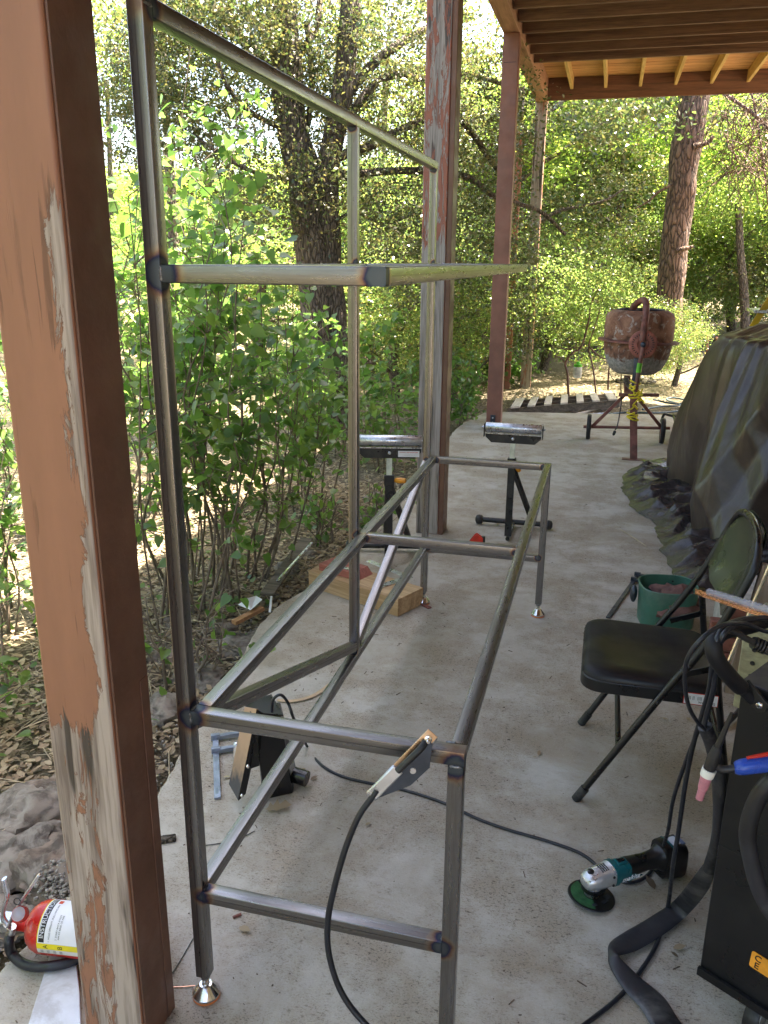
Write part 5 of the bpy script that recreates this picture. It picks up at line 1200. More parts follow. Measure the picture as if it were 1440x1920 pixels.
# ------------------------------------------------------------------ vegetation
def leaf_mesh(name, C, S, N_, Dd, tmpl, tint, mat):
    "one mesh of many leaves: centres C, sizes S, leaf normals N_, tip directions Dd"
    tv, tf = tmpl; tv = np.array(tv, float); k = len(tv); n = len(C)
    N_ = N_/np.linalg.norm(N_, axis=1, keepdims=True)
    Dd = Dd - N_*(Dd*N_).sum(1, keepdims=True); Dd /= (np.linalg.norm(Dd, axis=1, keepdims=True)+1e-9)
    Sd = np.cross(Dd, N_)
    P = C[:,None,:] + S[:,None,None]*(tv[None,:,0:1]*Sd[:,None,:] + tv[None,:,1:2]*Dd[:,None,:] + tv[None,:,2:3]*N_[:,None,:])
    me = bpy.data.meshes.new(name); me.vertices.add(n*k); me.vertices.foreach_set('co', P.reshape(-1).astype(np.float32))
    ls = []; st = []; q = 0
    for f in tf: st.append(q); ls += f; q += len(f)
    ls = np.array(ls); st = np.array(st)
    LI = (ls[None,:] + (np.arange(n)*k)[:,None]).reshape(-1); ST = (st[None,:] + (np.arange(n)*q)[:,None]).reshape(-1)
    me.loops.add(len(LI)); me.loops.foreach_set('vertex_index', LI.astype(np.int32))
    me.polygons.add(len(ST)); me.polygons.foreach_set('loop_start', ST.astype(np.int32))
    me.update(calc_edges=True)
    a = me.attributes.new('tint', 'FLOAT', 'POINT'); a.data.foreach_set('value', np.repeat(tint, k).astype(np.float32))
    me.materials.append(mat); return me
DIAMOND = ([(0,0,0),(-0.27,0.48,0.07),(0.27,0.48,0.07),(0,1,0)], [(0,2,3,1)])
OVAL = ([(0,0,0),(-0.2,0.25,0.04),(-0.24,0.6,0.03),(0,1,-0.04),(0.24,0.6,0.03),(0.2,0.25,0.04)], [(0,5,4,3,2,1)])
HEART = ([(0,0,0),(-0.25,-0.09,0.03),(-0.44,0.10,0.06),(-0.42,0.38,0.06),(-0.24,0.70,0.02),(0,1.05,-0.08),(0.24,0.70,0.02),(0.42,0.38,0.06),(0.44,0.10,0.06),(0.25,-0.09,0.03),(0,0.45,-0.02)],
         [(0,10,3,2,1),(10,5,4,3),(0,9,8,7,10),(10,7,6,5)])
def crown_mesh(name, blobs, nclus, nleaf, rcl, size, mat, seed=0, tmpl=DIAMOND, up=0.5, droop=0.3, hollow=0.40):
    r = np.random.RandomState(seed); B = np.array([b[:6] for b in blobs], float)
    wt = np.array([b[6] if len(b) > 6 else b[3]*b[4]*b[5] for b in blobs], float); wt /= wt.sum()
    bi = r.choice(len(B), nclus, p=wt); d = r.randn(nclus,3); d /= np.linalg.norm(d, axis=1, keepdims=True)
    rad = r.rand(nclus,1)**hollow
    cc = B[bi,0:3] + d*rad*B[bi,3:6]
    rs = rcl*(0.5+r.rand(nclus)); cnt = np.maximum(3, (nleaf*(0.4+1.2*r.rand(nclus))).astype(int))
    idx = np.repeat(np.arange(nclus), cnt); n = len(idx)
    off = r.randn(n,3)*rs[idx][:,None]*np.array([1,1,0.6])*0.6
    C = cc[idx]+off
    N_ = r.randn(n,3) + np.array([0,0,up*2]); Dd = r.randn(n,3) + off/(rs[idx][:,None]+1e-6)*0.7 + np.array([0,0,-droop*2])
    S = size*(0.6+0.8*r.rand(n)); tint = np.clip(r.rand(n)*0.55 + 0.5*r.rand(nclus)[idx]-0.02, 0, 0.999)
    return leaf_mesh(name, C, S, N_, Dd, tmpl, tint, mat), cc
def limb(p0, p1, r0, r1, seed=0, wob=0.08, n=8):
    rr = random.Random(seed); p0, p1 = V(p0), V(p1); Ln = (p1-p0).length; pts = []
    for i in range(5):
        t = i/4; w = math.sin(PI*t)*wob*Ln
        pts.append(p0.lerp(p1,t)+V((rr.uniform(-w,w),rr.uniform(-w,w),rr.uniform(-w,w)*0.6)))
    P = smooth_path(pts, 4); m_ = len(P)
    return P, [r0+(r1-r0)*i/(m_-1) for i in range(m_)]
def rough_tube(mb, P, R, n=14, amp=0.10, sc_=6):
    b = len(mb.v); mb.tube(P, R, n)
    for i in range(len(P)):
        for k in range(n):
            v = mb.v[b+i*n+k]; d = v-V(P[i]); q = 1+amp*mnoise.noise(V((v.x*sc_,v.y*sc_,v.z*sc_*0.45)))*2; mb.v[b+i*n+k] = V(P[i])+d*q
    return mb
# --- the big forked oak left of centre
B0 = V((-1.78,7.2,-0.25)); YO = 7.2
ok = thing('oak_tree', 'big old oak with a forked gnarled trunk standing left behind the bench', 'tree', B0)
path = lambda pts, k=5: smooth_path([at(x,y,YO+d) for x,y,d in pts], k)
def trunk_part(nm, pts, r0, r1, par=ok, n=16, amp=0.10, mt=None, off=B0, k=6):
    P = path(pts, k); m_ = len(P); R = [r0+(r1-r0)*i/(m_-1) for i in range(m_)]
    return obj(nm, rough_tube(MB(), P, R, n, amp), mt or bark_oak, par, off, smooth=80)
trunk_part('trunk', [(622,835,0),(616,780,0),(608,690,0),(596,600,0),(588,500,0),(580,420,0),(570,330,0),(556,270,0),(543,200,0),(536,120,0),(530,40,0),(528,-80,0)], 0.20, 0.145)
trunk_part('trunk', [(640,830,0.05),(638,740,0.05),(632,620,0.05),(622,520,0.05),(618,430,0.05),(616,330,0.05),(622,270,0.05),(640,190,0.0),(650,120,0),(655,40,0),(664,-80,0.1)], 0.13, 0.10)
for i, (pts, r0, r1) in enumerate([([(640,190,0),(690,130,0.1),(730,95,0.2),(790,60,0.5),(860,30,0.9)],0.06,0.03),
    ([(640,240,0),(700,160,0.2),(750,140,0.3),(800,150,0.5),(880,140,0.8),(960,165,1.2)],0.045,0.02),
    ([(620,300,0),(700,270,0.3),(770,235,0.5),(850,215,0.8),(920,300,1.2),(960,360,1.4)],0.05,0.025),
    ([(625,330,0),(760,320,0.5),(870,330,0.8),(930,370,1.1),(1010,395,1.6),(1060,440,1.9)],0.045,0.018),
    ([(545,200,0),(500,120,0.1),(440,60,0.2),(380,-20,0.2)],0.06,0.03),
    ([(540,120,0),(590,60,0.2),(600,-10,0.3)],0.04,0.03),
    ([(570,330,0),(500,330,-0.3),(430,300,-0.6),(360,250,-0.8)],0.03,0.012),
    ([(585,440,0),(660,400,0.4),(720,420,0.6),(780,400,0.8)],0.02,0.01),
    ([(550,250,0),(470,210,-0.4),(420,150,-0.7),(400,60,-0.8)],0.03,0.015),
    ([(575,40,0.1),(585,160,0.1),(575,240,0.1)],0.03,0.03)]):
    trunk_part('limb', pts, r0, r1, n=10, amp=0.08)
cen = lambda x, y, Y: tuple(at(x, y, Y))
def blob(x, y, Y, rx, ry, rz, w=None):
    c = at(x, y, Y); return (c.x, c.y, c.z, rx, ry, rz) + ((w,) if w is not None else ())
mb_, cc = crown_mesh('crown', [blob(640,40,7.4,1.5,1.6,0.8,3.0), blob(420,120,6.9,0.9,1.2,0.9,3.2), blob(300,220,6.9,0.7,0.9,0.7,2.4), blob(360,20,6.9,1.0,0.9,0.5,2.4), blob(230,120,7.4,0.5,0.9,0.5,0.7), blob(600,150,7.6,0.8,0.6,0.8,1.6), blob(760,150,7.8,0.9,1.3,0.8,2.0), blob(880,230,8.3,0.8,1.2,0.9,2.2), blob(760,330,8.0,0.7,1.0,0.7,1.5), blob(880,430,8.6,0.8,1.0,0.8,1.9),
      blob(560,330,7.0,0.9,0.9,0.7,1.0), blob(470,380,6.8,0.7,0.8,0.5,0.8), blob(740,430,7.6,0.6,0.9,0.5,0.9), blob(960,560,9.0,0.6,0.9,0.8,0.9), blob(700,-260,7,2.6,2.6,1.0,3.0), blob(780,520,7.9,0.5,0.6,0.4,0.4)],
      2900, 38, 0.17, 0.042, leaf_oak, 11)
obj('crown', mb_, None, ok).location = -B0
# --- leaning pine on the right
BP = at(1246,700,12.6); BP.z = -0.12; pn = thing('pine_tree', 'dark leaning pine trunk with a broken side branch above the mixer', 'tree', BP)
PP = smooth_path([at(x,y,Y) for x,y,Y in [(1246,690,12.6),(1254,600,12.6),(1262,500,12.6),(1268,440,12.6),(1276,360,12.6),(1286,280,12.6),(1298,200,12.6),(1312,120,12.6),(1330,20,12.6),(1350,-120,12.6)]], 5)
obj('trunk', rough_tube(MB(), PP, [0.20+0.02*(i/len(PP)) for i in range(len(PP))], 18, 0.09, 5), bark_pine, pn, BP, smooth=80)
for pts, r0 in ([[(1300,275),(1325,268),(1338,255)],0.05], [[(1262,345),(1235,360),(1215,378),(1190,392)],0.02], [[(1310,150),(1380,190),(1440,240),(1500,330)],0.03], [[(1268,470),(1290,465),(1300,462)],0.04], [[(1330,40),(1400,150),(1425,260),(1440,380)],0.02]):
    P = smooth_path([at(x,y,12.4) for x,y in pts], 5); obj('branch', rough_tube(MB(), P, [r0*(1-0.5*i/len(P)) for i in range(len(P))], 8), bark_pine, pn, BP, smooth=80)
rt = random.Random(12); mb = MB()
for i in range(240):
    x0, y0 = rt.uniform(1345,1520), rt.uniform(150,330); p = at(x0, y0, 11.8+rt.uniform(-.8,.8)); pts = [p]
    d = V((rt.uniform(-1,1), rt.uniform(-1,1), rt.uniform(-1.4,0.2))).normalized()
    for k in range(4): d = (d+V((rt.uniform(-.5,.5), rt.uniform(-.5,.5), rt.uniform(-.5,.3)))).normalized(); p = p+d*rt.uniform(0.10,0.22); pts.append(p)
    mb.tube(pts, 0.006, 3)
o = obj('dead_twigs', mb, bark_pine, pn, BP); o['kind'] = 'stuff'
mb_, _c = crown_mesh('crown', [blob(1330,-180,15.2,2.2,2.2,1.0)], 160, 60, 0.35, 0.10, leaf_far, 17)
obj('crown', mb_, None, pn).location = -BP
# --- slender trunk behind the near post
for i, (lab, pts, Yt, r0) in enumerate([
     ('slim dark tree trunk rising just right of the front steel post', [(333,520),(326,460),(322,380),(316,290),(310,200),(306,100),(302,-40)], 9.0, 0.075),
     ('thin pale trunk glimpsed between the oak and the middle steel post', [(690,620),(700,520),(712,430),(716,330),(722,200),(730,60)], 12.5, 0.07),
     ('slender dark trunk among sunny leaves left of the leaning pine', [(1150,520),(1158,430),(1166,340),(1172,260),(1186,170)], 17.0, 0.07),
     ('thin slanting trunk in the bright leaves between posts and pine', [(1085,560),(1100,470),(1128,380),(1160,310),(1180,250)], 18.0, 0.05),
     ('shaded trunk at the far right beyond the tarpaulin heap', [(1400,660),(1396,560),(1388,470),(1384,380)], 16.0, 0.10),
     ('pale slim trunk behind the left shrubs near the wooden post', [(222,760),(216,600),(210,450),(206,300),(200,150)], 11.0, 0.06)]):
    P = smooth_path([at(x,y,Yt) for x,y in pts], 5); b = P[0].copy(); b.z = gh(b.x,b.y)-0.05; P = [b]+P
    tt = thing('slim_tree', lab, 'tree', b, 0, 'slim trees among the background foliage')
    obj('trunk', rough_tube(MB(), P, [r0*(1-0.45*k/len(P)) for k in range(len(P))], 10), bark_oak, tt, b, smooth=80)
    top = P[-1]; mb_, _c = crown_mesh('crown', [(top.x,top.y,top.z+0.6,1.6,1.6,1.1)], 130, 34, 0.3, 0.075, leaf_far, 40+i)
    obj('crown', mb_, None, tt).location = -b
# --- background trees: four shapes, copied
def bg_proto(kind, seed):
    r = random.Random(seed); H = (7.0, 6.0, 8.0, 4.2)[kind]
    t = thing('broadleaf_tree', 'x', 'tree', (0,0,0), 0, 'trees in the sunlit wood behind the slab')
    P, R = limb((0,0,-0.3),(r.uniform(-.5,.5),r.uniform(-.5,.5),H*0.75), 0.14, 0.05, seed, 0.05)
    obj('trunk', rough_tube(MB(), P, R, 9), bark_oak, t, smooth=80)
    for k in range(5):
        i = int(len(P)*(0.3+0.12*k)); a = r.uniform(0,2*PI); q = P[i]+V((math.cos(a)*1.6,math.sin(a)*1.6,r.uniform(0.4,1.4)))
        P2, R2 = limb(P[i], q, 0.05, 0.015, seed+k, 0.08); obj('limb', MB().tube(P2, R2, 6), bark_oak, t, smooth=80)
    bl = []
    for k in range(9):
        a = r.uniform(0,2*PI); rr_ = r.uniform(0.3,1.7); z = r.uniform(0.10,0.95)*H
        bl.append((math.cos(a)*rr_, math.sin(a)*rr_, z, r.uniform(0.8,1.3), r.uniform(0.8,1.3), r.uniform(0.45,0.8)))
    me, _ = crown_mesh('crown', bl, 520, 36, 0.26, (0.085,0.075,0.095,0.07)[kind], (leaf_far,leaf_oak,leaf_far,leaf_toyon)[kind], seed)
    obj('crown', me, None, t); return t
protos = [bg_proto(k, 100+k) for k in range(4)]
used = [False]*4
spots = [  # kind, px x at the base, Y distance, scale, label
 (0, 120, 14.0, 1.00, 'sunlit tree behind the nearest wooden post, its crown reaching the picture top'),
 (2, 300, 16.5, 1.05, 'bright yellow-green tree between the front steel post and the oak'),
 (0, 430, 13.0, 0.85, 'sunny tree low behind the table end of the bench, left of the oak'),
 (3, 500, 11.0, 0.80, 'grey-green bushy tree just behind the oak at its left'),
 (2, 690, 15.0, 1.00, 'tall bright tree filling the gap right of the oak trunk'),
 (1, 770, 12.0, 0.80, 'dark-leaved tree directly behind the flaking grey post'),
 (0, 880, 14.5, 0.95, 'sunlit tree between the grey post and the red-brown post'),
 (1, 985, 13.5, 1.05, 'dark tree whose leaves hang beside the downspout'),
 (2, 1080, 19.0, 1.10, 'tall bright green tree right of the farthest post'),
 (0, 1170, 21.0, 1.15, 'yellow-green tree high behind the concrete mixer'),
 (2, 1290, 24.0, 1.20, 'pale sunlit tree behind the leaning pine'),
 (0, 1400, 20.0, 1.05, 'yellowing oak at the right edge beyond the ladder'),
 (1, 1480, 17.0, 1.00, 'dark tree at the far right, partly outside the picture'),
 (3, 1060, 14.8, 0.62, 'grey-green bush behind the mixer drum'),
 (3, 1010, 13.0, 0.62, 'low grey-green bush behind the pallet'),
 (3, 1225, 18.0, 0.85, 'bush at the foot of the leaning pine'),
 (3, 1370, 17.5, 0.78, 'bush in the sunny clearing beyond the stakes'),
 (3, 900, 11.5, 0.66, 'leafy bush low between the two painted posts'),
 (3, 840, 9.6, 0.50, 'small bright bush by the slab edge right of the grey post'),
 (3, 740, 9.5, 0.62, 'bush behind the half hidden roller stand'),
 (0, -20, 12.0, 1.0, 'tree at the left edge seen past the nearest wooden post'),
 (2, 580, 22.0, 1.25, 'far tall tree seen through the fork of the oak'),
 (2, 800, 25.0, 1.35, 'farthest tree in the gap beside the grey post'),
 (0, 960, 27.0, 1.35, 'far sunlit tree above the shelf end of the bench'),
 (0, 1250, 33.0, 1.5, 'most distant pale tree behind the clearing'),
 (2, 1400, 32.0, 1.5, 'distant tree above the tarpaulin heap'),
 (3, 640, 13.0, 0.7, 'bush lit by the sun right of the oak base'),
 (3, 380, 11.5, 0.62, 'bush in the sun behind the left shrubs'),
 (1, 200, 19.0, 1.0, 'darker tree far back behind the left shrubs'),
 (1, (-4.6,-1.0), 0, 0.85, 'unseen tree added left of the slab for darker steel reflections'),  # this and the other unseen plants are added to darken steel reflections
 (1, (-4.2,-4.2), 0, 0.95, 'unseen tree added behind the viewer on the left for darker reflections'),
 (3, (-2.6,-3.0), 0, 0.85, 'unseen bush added beside the slab behind the viewer for darker reflections'),
 (1, (-2.4,-7.5), 0, 1.0, 'unseen tree added straight behind the viewer for darker reflections'),
 (1, (-6.5,2.2), 0, 0.9, 'unseen tree added on the left bank to enclose and darken reflections'),
 (3, 1010, 16.8, 0.9, 'tall grey-green bush between the farthest post and the mixer drum'),
 (1, 1120, 17.0, 0.80, 'shaded tree directly behind the mixer yoke'),
 (3, 1262, 11.6, 0.34, 'small bush hiding the foot of the leaning pine'),
 (3, 1180, 18.5, 0.90, 'bush just left of the leaning pine at drum height'),
 (3, 1300, 19.5, 0.95, 'bush just right of the leaning pine foot'),
 (1, 1350, 22.0, 0.95, 'shaded tree beyond the two stakes'),
 (3, 1440, 18.5, 0.95, 'bush beside the ladder at the right edge'),
 (1, 1010, 18.0, 0.95, 'shaded tree right behind the farthest post'),
 (1, 640, 18.0, 0.75, 'shaded tree low in the fork gap of the oak'),
 (1, 360, 20.0, 0.75, 'shaded tree between front steel post and oak, low'),
 (3, 820, 13.5, 0.80, 'grey-green bush seen just right of the grey post'),
 (1, 900, 16.0, 0.85, 'shaded tree behind the shelf end of the bench')]
rs_ = random.Random(21)
for i, (kd, px, Y, s_, lab) in enumerate(spots):
    p = at(px, 700, Y) if Y else V((*px, 0)); px = px if Y else 2000
    o = protos[kd] if not used[kd] else copy_tree(protos[kd]); used[kd] = True
    o.location = (p.x, p.y, gh(p.x, p.y)-0.05); o.rotation_euler = (0,0,rs_.uniform(0,6.28)); o.scale = (s_*1.05, s_*1.05, s_*rs_.uniform(0.92,1.05)*(0.62 if px < 830 and kd != 3 else 1.0))
    o['label'] = lab
# far wood on the rising ground
r = np.random.RandomState(5); n = 1500
ang = r.uniform(-1.15, 0.6, n); dist = r.uniform(34, 62, n); cx = CAM.x + np.sin(ang)*dist; cy = CAM.y + np.cos(ang)*dist
bl = [(cx[i], cy[i], gh(cx[i], cy[i]) + r.uniform(0.3, 3.5), 1.6, 1.6, 1.2) for i in range(n)]
me, _ = crown_mesh('far_wood', bl, 5200, 16, 0.75, 0.36, leaf_far, 9)
o = obj('far_wood', me, None, kind='stuff')
# --- near shrubs with heart-shaped leaves
heart_me = []
for k in range(4):
    r = np.random.RandomState(60+k); b = 0.06*(k-1.5)
    tv = [(x, y, z + (y*y)*b) for x, y, z in HEART[0]]
    me = leaf_mesh('leaf', np.zeros((1,3)), np.ones(1), np.array([[0,0,1.0]]), np.array([[0,1.0,0]]), (tv, HEART[1]), np.array([0.25*k+0.1]), leaf_shrub)
    heart_me.append(me)
def shrub(base, spread, height, nst, label, seed, n_own=60, n_rest=700, lean=(0,0), size=0.052, z0=0.35, thick=0.007, group='leafy shrubs along the left side of the slab'):
    r = random.Random(seed); npr = np.random.RandomState(seed); base = V(base)
    t = thing('leafy_shrub', label, 'shrub', base, 0, group)
    stems = []
    for k in range(nst):
        a = r.uniform(0,2*PI); q = r.random()**0.6; top = base + V((math.cos(a)*spread*q+lean[0], math.sin(a)*spread*q+lean[1], height*r.uniform(0.62,1.05)))
        b_ = base + V((math.cos(a)*0.16*q*3*spread, math.sin(a)*0.16*q*3*spread, -0.03))
        P, R = limb(b_, top, thick*r.uniform(0.7,1.6), 0.0022, seed*50+k, 0.07); stems.append(P)
        obj('stem', MB().tube(P, R, 6), bark_thin, t, base, smooth=80)
    mb = MB(); tips = []
    for k in range(nst*9):
        P = stems[k % nst]; i = int(len(P)*r.uniform(0.22,0.97)); i = min(i, len(P)-1)
        d = V((r.uniform(-1,1), r.uniform(-1,1), r.uniform(-0.1,0.9))).normalized()*r.uniform(0.12,0.42)*(0.6+0.3*height)
        e = P[i]+d; mid = P[i]+d*0.5+V((0,0,0.03)); mb.tube([P[i],mid,e], [0.0028,0.0021,0.0012], 4); tips.append((P[i],mid,e))
    o = obj('twigs', mb, bark_thin, t, base); o['kind'] = 'stuff'
    C = []; 
    for _ in range(n_own+n_rest):
        a_, m_, e_ = tips[r.randrange(len(tips))]; q = r.random(); c = (a_.lerp(m_, q*2) if q < 0.5 else m_.lerp(e_, q*2-1))
        c = c+V((r.gauss(0,0.03), r.gauss(0,0.03), r.gauss(0,0.03)))
        if c.z - base.z < z0*r.uniform(0.3,1.3) and r.random() < 0.85:
            P_ = stems[r.randrange(len(stems))]; c = P_[int(len(P_)*r.uniform(0.55,0.99))]+V((r.gauss(0,0.13), r.gauss(0,0.13), r.gauss(0,0.10)))
        C.append(c)
    C.sort(key=lambda c: (c-CAM).length)
    own = C[:n_own] if n_own else []; rest = C[n_own:]
    for c in own:
        o = bpy.data.objects.new('leaf', heart_me[r.randrange(4)]); COL.objects.link(o); o.parent = t
        o.location = c-base; s_ = size*r.uniform(0.75,1.3); o.scale = (s_,s_,s_)
        o.rotation_euler = (r.gauss(-0.75,0.5), r.gauss(0,0.45), r.uniform(0,2*PI))
    n = len(rest)
    if n:
        Ca = np.array([tuple(c-base) for c in rest]); N_ = npr.randn(n,3)*0.8+np.array([0,0,1.0]); Dd = npr.randn(n,3)*0.8+np.array([0,0,-0.9])
        me = leaf_mesh('foliage', Ca, size*(0.7+0.6*npr.rand(n)), N_, Dd, HEART, npr.rand(n), leaf_shrub)
        o = obj('foliage', me, None, t); o['kind'] = 'stuff'
    return t
def gp(x, y): 
    p = gz(x, y, -0.12); return (p.x, p.y, gh(p.x, p.y))
shrub(gp(300,1175), 0.55, 2.25, 12, 'tall many-stemmed shrub with heart-shaped leaves right behind the front steel post', 1, 90, 950, z0=0.85)
shrub(gp(400,1120), 0.60, 2.05, 14, 'tall leafy shrub with close upright stems left of the middle steel post', 2, 70, 1000, z0=0.85)
shrub(gp(480,1090), 0.60, 1.55, 12, 'leafy shrub leaning over the slab between the front and middle steel posts', 3, 50, 900, (0.15,0.1), z0=0.85)
shrub(gp(560,960), 0.6, 1.35, 9, 'lower leafy shrub beside the middle steel post', 4, 0, 800, z0=0.5)
shrub(gp(-20,1180), 0.55, 1.3, 9, 'shrub at the left edge seen past the nearest wooden post', 5, 40, 700)
shrub(gp(30,1330), 0.40, 0.55, 7, 'low leafy shoots on the bank at the left edge', 6, 40, 160, z0=0.05)
shrub(gp(150,900), 0.8, 2.7, 10, 'tall shrub hidden behind the nearest wooden post with leaves on both sides', 7, 0, 1200, z0=0.8)
shrub(gp(240,960), 0.75, 3.0, 13, 'tallest leafy shrub between the wooden post and the front steel post', 8, 0, 2000, lean=(0.35,0), z0=0.9)
shrub(gp(640,860), 0.7, 1.25, 8, 'leafy shrub at the foot of the oak', 9, 0, 900, size=0.06, z0=0.5)
shrub(gp(730,880), 0.4, 0.9, 7, 'small leafy shrub left of the half hidden roller stand', 10, 0, 500, z0=0.1)
shrub(gp(345,1290), 0.22, 0.42, 5, 'small leafy seedling between rocks behind the front steel post', 12, 26, 0, z0=0.05, size=0.045)
shrub(gp(700,1010), 0.25, 0.40, 6, 'low leafy plant at the slab edge beside the middle steel post', 13, 40, 60, z0=0.03, size=0.045)
shrub(gp(590,1040), 0.22, 0.36, 5, 'low leafy plant by the dark scrap metal', 14, 36, 40, z0=0.03, size=0.05)
shrub((-0.82,7.6,-0.15), 0.5, 0.9, 8, 'leafy bush at the slab edge left of the red-brown post', 15, 0, 800, z0=0.05)
shrub((-0.55,10.9,-0.1), 0.6, 0.55, 8, 'sunlit leafy plant at the foot of the farthest post', 16, 0, 700, z0=0.05, size=0.07)
# --- manzanita with a hanging jar
MZ = V(at(1066,742,9.8)); MZ.z = -0.08; mz = thing('manzanita', 'twisting red-barked manzanita behind the pallet with grey-green leaves', 'tree', MZ)
for pts, r0 in [([(1066,748),(1064,700),(1060,680),(1075,660),(1090,650),(1104,600),(1108,570),(1122,540)],0.028), ([(1062,685),(1052,672),(1040,668)],0.015), ([(1090,650),(1062,655),(1040,650)],0.012), ([(1118,745),(1112,690),(1104,650),(1116,610),(1130,560)],0.02), ([(1104,650),(1130,672),(1150,665)],0.018), ([(1140,730),(1142,690),(1150,650)],0.022)]:
    P = smooth_path([at(x,y,9.8) for x,y in pts], 5); obj('branch', MB().tube(P, [r0*0.62*(1-0.6*k/len(P)) for k in range(len(P))], 8), bark_red, mz, MZ, smooth=80)
me, _ = crown_mesh('crown', [blob(1100,560,10.2,0.8,0.6,0.55,3), blob(1040,600,10.4,0.4,0.5,0.4), blob(1090,640,10.3,0.6,0.4,0.35,1), blob(1160,620,10.6,0.5,0.5,0.5), blob(1230,600,11.5,0.6,0.5,0.6)], 300, 26, 0.12, 0.042, leaf_toyon, 31)
obj('crown', me, None, mz).location = -MZ
jb = at(1083,697,9.5); jt = thing('hanging_jar', 'clear jar of pale bait with a lime green lid hanging from the manzanita', 'jar', jb)
obj('jar', MB().lathe([(0.048,-0.075),(0.055,-0.065),(0.055,0.055),(0.045,0.065)], Matrix.Translation(jb), 20), basic('milky_jar', (0.62,0.60,0.50), 0.25), jt, jb, smooth=40)
obj('lid', MB().lathe([(0.050,0.062),(0.052,0.07),(0.050,0.095),(0.025,0.10),(0.022,0.125)], Matrix.Translation(jb), 20), bright_green, jt, jb, smooth=40)
obj('wire', MB().tube([jb+V((0,0,0.12)), at(1086,651,9.7)], 0.0025, 5), ink, jt, jb)
# --- rocks, litter, debris on the bank
def rock(p, s_, label, seed, mat=None, sc3=(1,0.8,0.42), sink=0.40):
    vs = []; fs = []; nn, mm = 40, 26
    for i in range(mm+1):
        th = PI*i/mm
        for j in range(nn):
            a = 2*PI*j/nn; d = V((math.sin(th)*math.cos(a), math.sin(th)*math.sin(a), math.cos(th)))
            q = 1+0.45*mnoise.noise(d*1.3+V((seed*9,0,0)))+0.26*(0.3-abs(mnoise.noise(d*2.6+V((seed*9,5,0)))))+0.14*mnoise.noise(d*6)+0.07*mnoise.noise(d*14)
            vs.append(V((d.x*sc3[0],d.y*sc3[1],d.z*sc3[2]))*s_*q)
    fs = [(i*nn+j, (i+1)*nn+j, (i+1)*nn+(j+1)%nn, i*nn+(j+1)%nn) for i in range(mm) for j in range(nn)]
    o = obj('rock', MB().add(vs, fs), mat or stone, smooth=50); o.location = V(p)+V((0,0,s_*sc3[2]*(1-2*sink)))
    o.rotation_euler = (0,0,seed*1.3); tag(o, label, 'rock', 'rocks along the slab edge'); return o
def gp2(x, y, dz=0): p = gz(x, y, -0.10); return (p.x, p.y, gh(p.x,p.y)+dz)
for i, (x, y, s_, lab, m_) in enumerate([
    (455,1215,0.13,'rock at the slab edge below the scrap paper, beside the table rail',stone), (375,1275,0.12,'pale lichen-covered rock behind the front steel post at table height',stone),
    (322,1235,0.10,'brownish rock in the litter left of the front steel post',stone_red), (300,1330,0.12,'grey rock between wooden post and front steel post',stone), (420,1180,0.09,'small red-brown rock beside the orange board scrap',stone_red),
    (60,1530,0.17,'large grey rock on the bank left of the wooden post',stone), (100,1500,0.12,'brown sloping rock against the wooden post on the bank',stone_red), (30,1610,0.16,'long dark rock at the left edge above the extinguisher',stone),
    (110,1640,0.16,'broad brown rock just above the extinguisher',stone_red), (10,1720,0.10,'dark rock at the left edge beside the extinguisher handle',stone), (540,1075,0.10,'rock beside the dark scrap metal',stone), (575,1050,0.08,'small rock near the thick timber beam',stone),
    (690,975,0.09,'grey rock at the slab edge behind the middle steel post',stone), (330,1170,0.08,'small rock among the shrub stems',stone_red), (700,930,0.08,'rock near the roller stand knob',stone), (1212,722,0.16,'pale rock in the sunny clearing left of the stakes',stone), (1170,726,0.12,'rock at the edge of the clearing beside the mixer',stone)]):
    if y < 760: p = at(x, y, 12.0); p = (p.x, p.y, gh(p.x,p.y))
    else: p = gp2(x, y)
    rock(p, s_, lab, i+1, m_)
def flat_scatter(name, n, region, size, mat, seed, tmpl=OVAL, zoff=0.006, curl=0.5, dens=None):
    r = np.random.RandomState(seed); xs = r.uniform(region[0], region[1], n*3); ys = r.uniform(region[2], region[3], n*3)
    keep = [(x, y) for x, y in zip(xs, ys) if (dens is None or r.rand() < dens(x, y))][:n]
    C = np.array([(x, y, gh(x, y)+zoff+r.rand()*0.02) for x, y in keep]); m_ = len(C)
    N_ = r.randn(m_,3)*curl*0.5+np.array([0,0,1.0]); Dd = r.randn(m_,3)
    me = leaf_mesh(name, C, size*(0.5+r.rand(m_)), N_, Dd, tmpl, r.rand(m_), mat)
    o = obj(name, me, None, kind='stuff'); return o
def off_slab(x, y):
    if x > -0.55 and y < 8.3: return 0.0
    d = math.hypot(x+0.6, max(0, y-1)); return 1.0 if d < 4 else 0.45
flat_scatter('leaf_litter', 34000, (-5,5,-1.5,13), 0.036, leaf_dry, 3, dens=off_slab)
flat_scatter('leaf_litter', 14000, (-1.9,-0.5,-0.6,5), 0.030, leaf_dry, 4, dens=off_slab)
r = random.Random(77); mb = MB()
for i in range(1500):
    x = r.uniform(-2.6,-0.62); y = r.uniform(-0.3,6.5); p = V((x,y,gh(x,y)+0.012)); a = r.uniform(0,2*PI); Ln = r.uniform(0.05,0.32)
    q = p+V((math.cos(a)*Ln, math.sin(a)*Ln, r.uniform(-0.01,0.06))); m_ = p.lerp(q,0.5)+V((r.uniform(-.03,.03),r.uniform(-.03,.03),r.uniform(0,.03))); mb.tube([p,m_,q], r.uniform(0.0010,0.0026), 4)
straw = basic('dry_straw', (0.42,0.34,0.23), 0.8, 0, 0.35, 4)
o = obj('dry_twigs', mb, straw, kind='stuff')
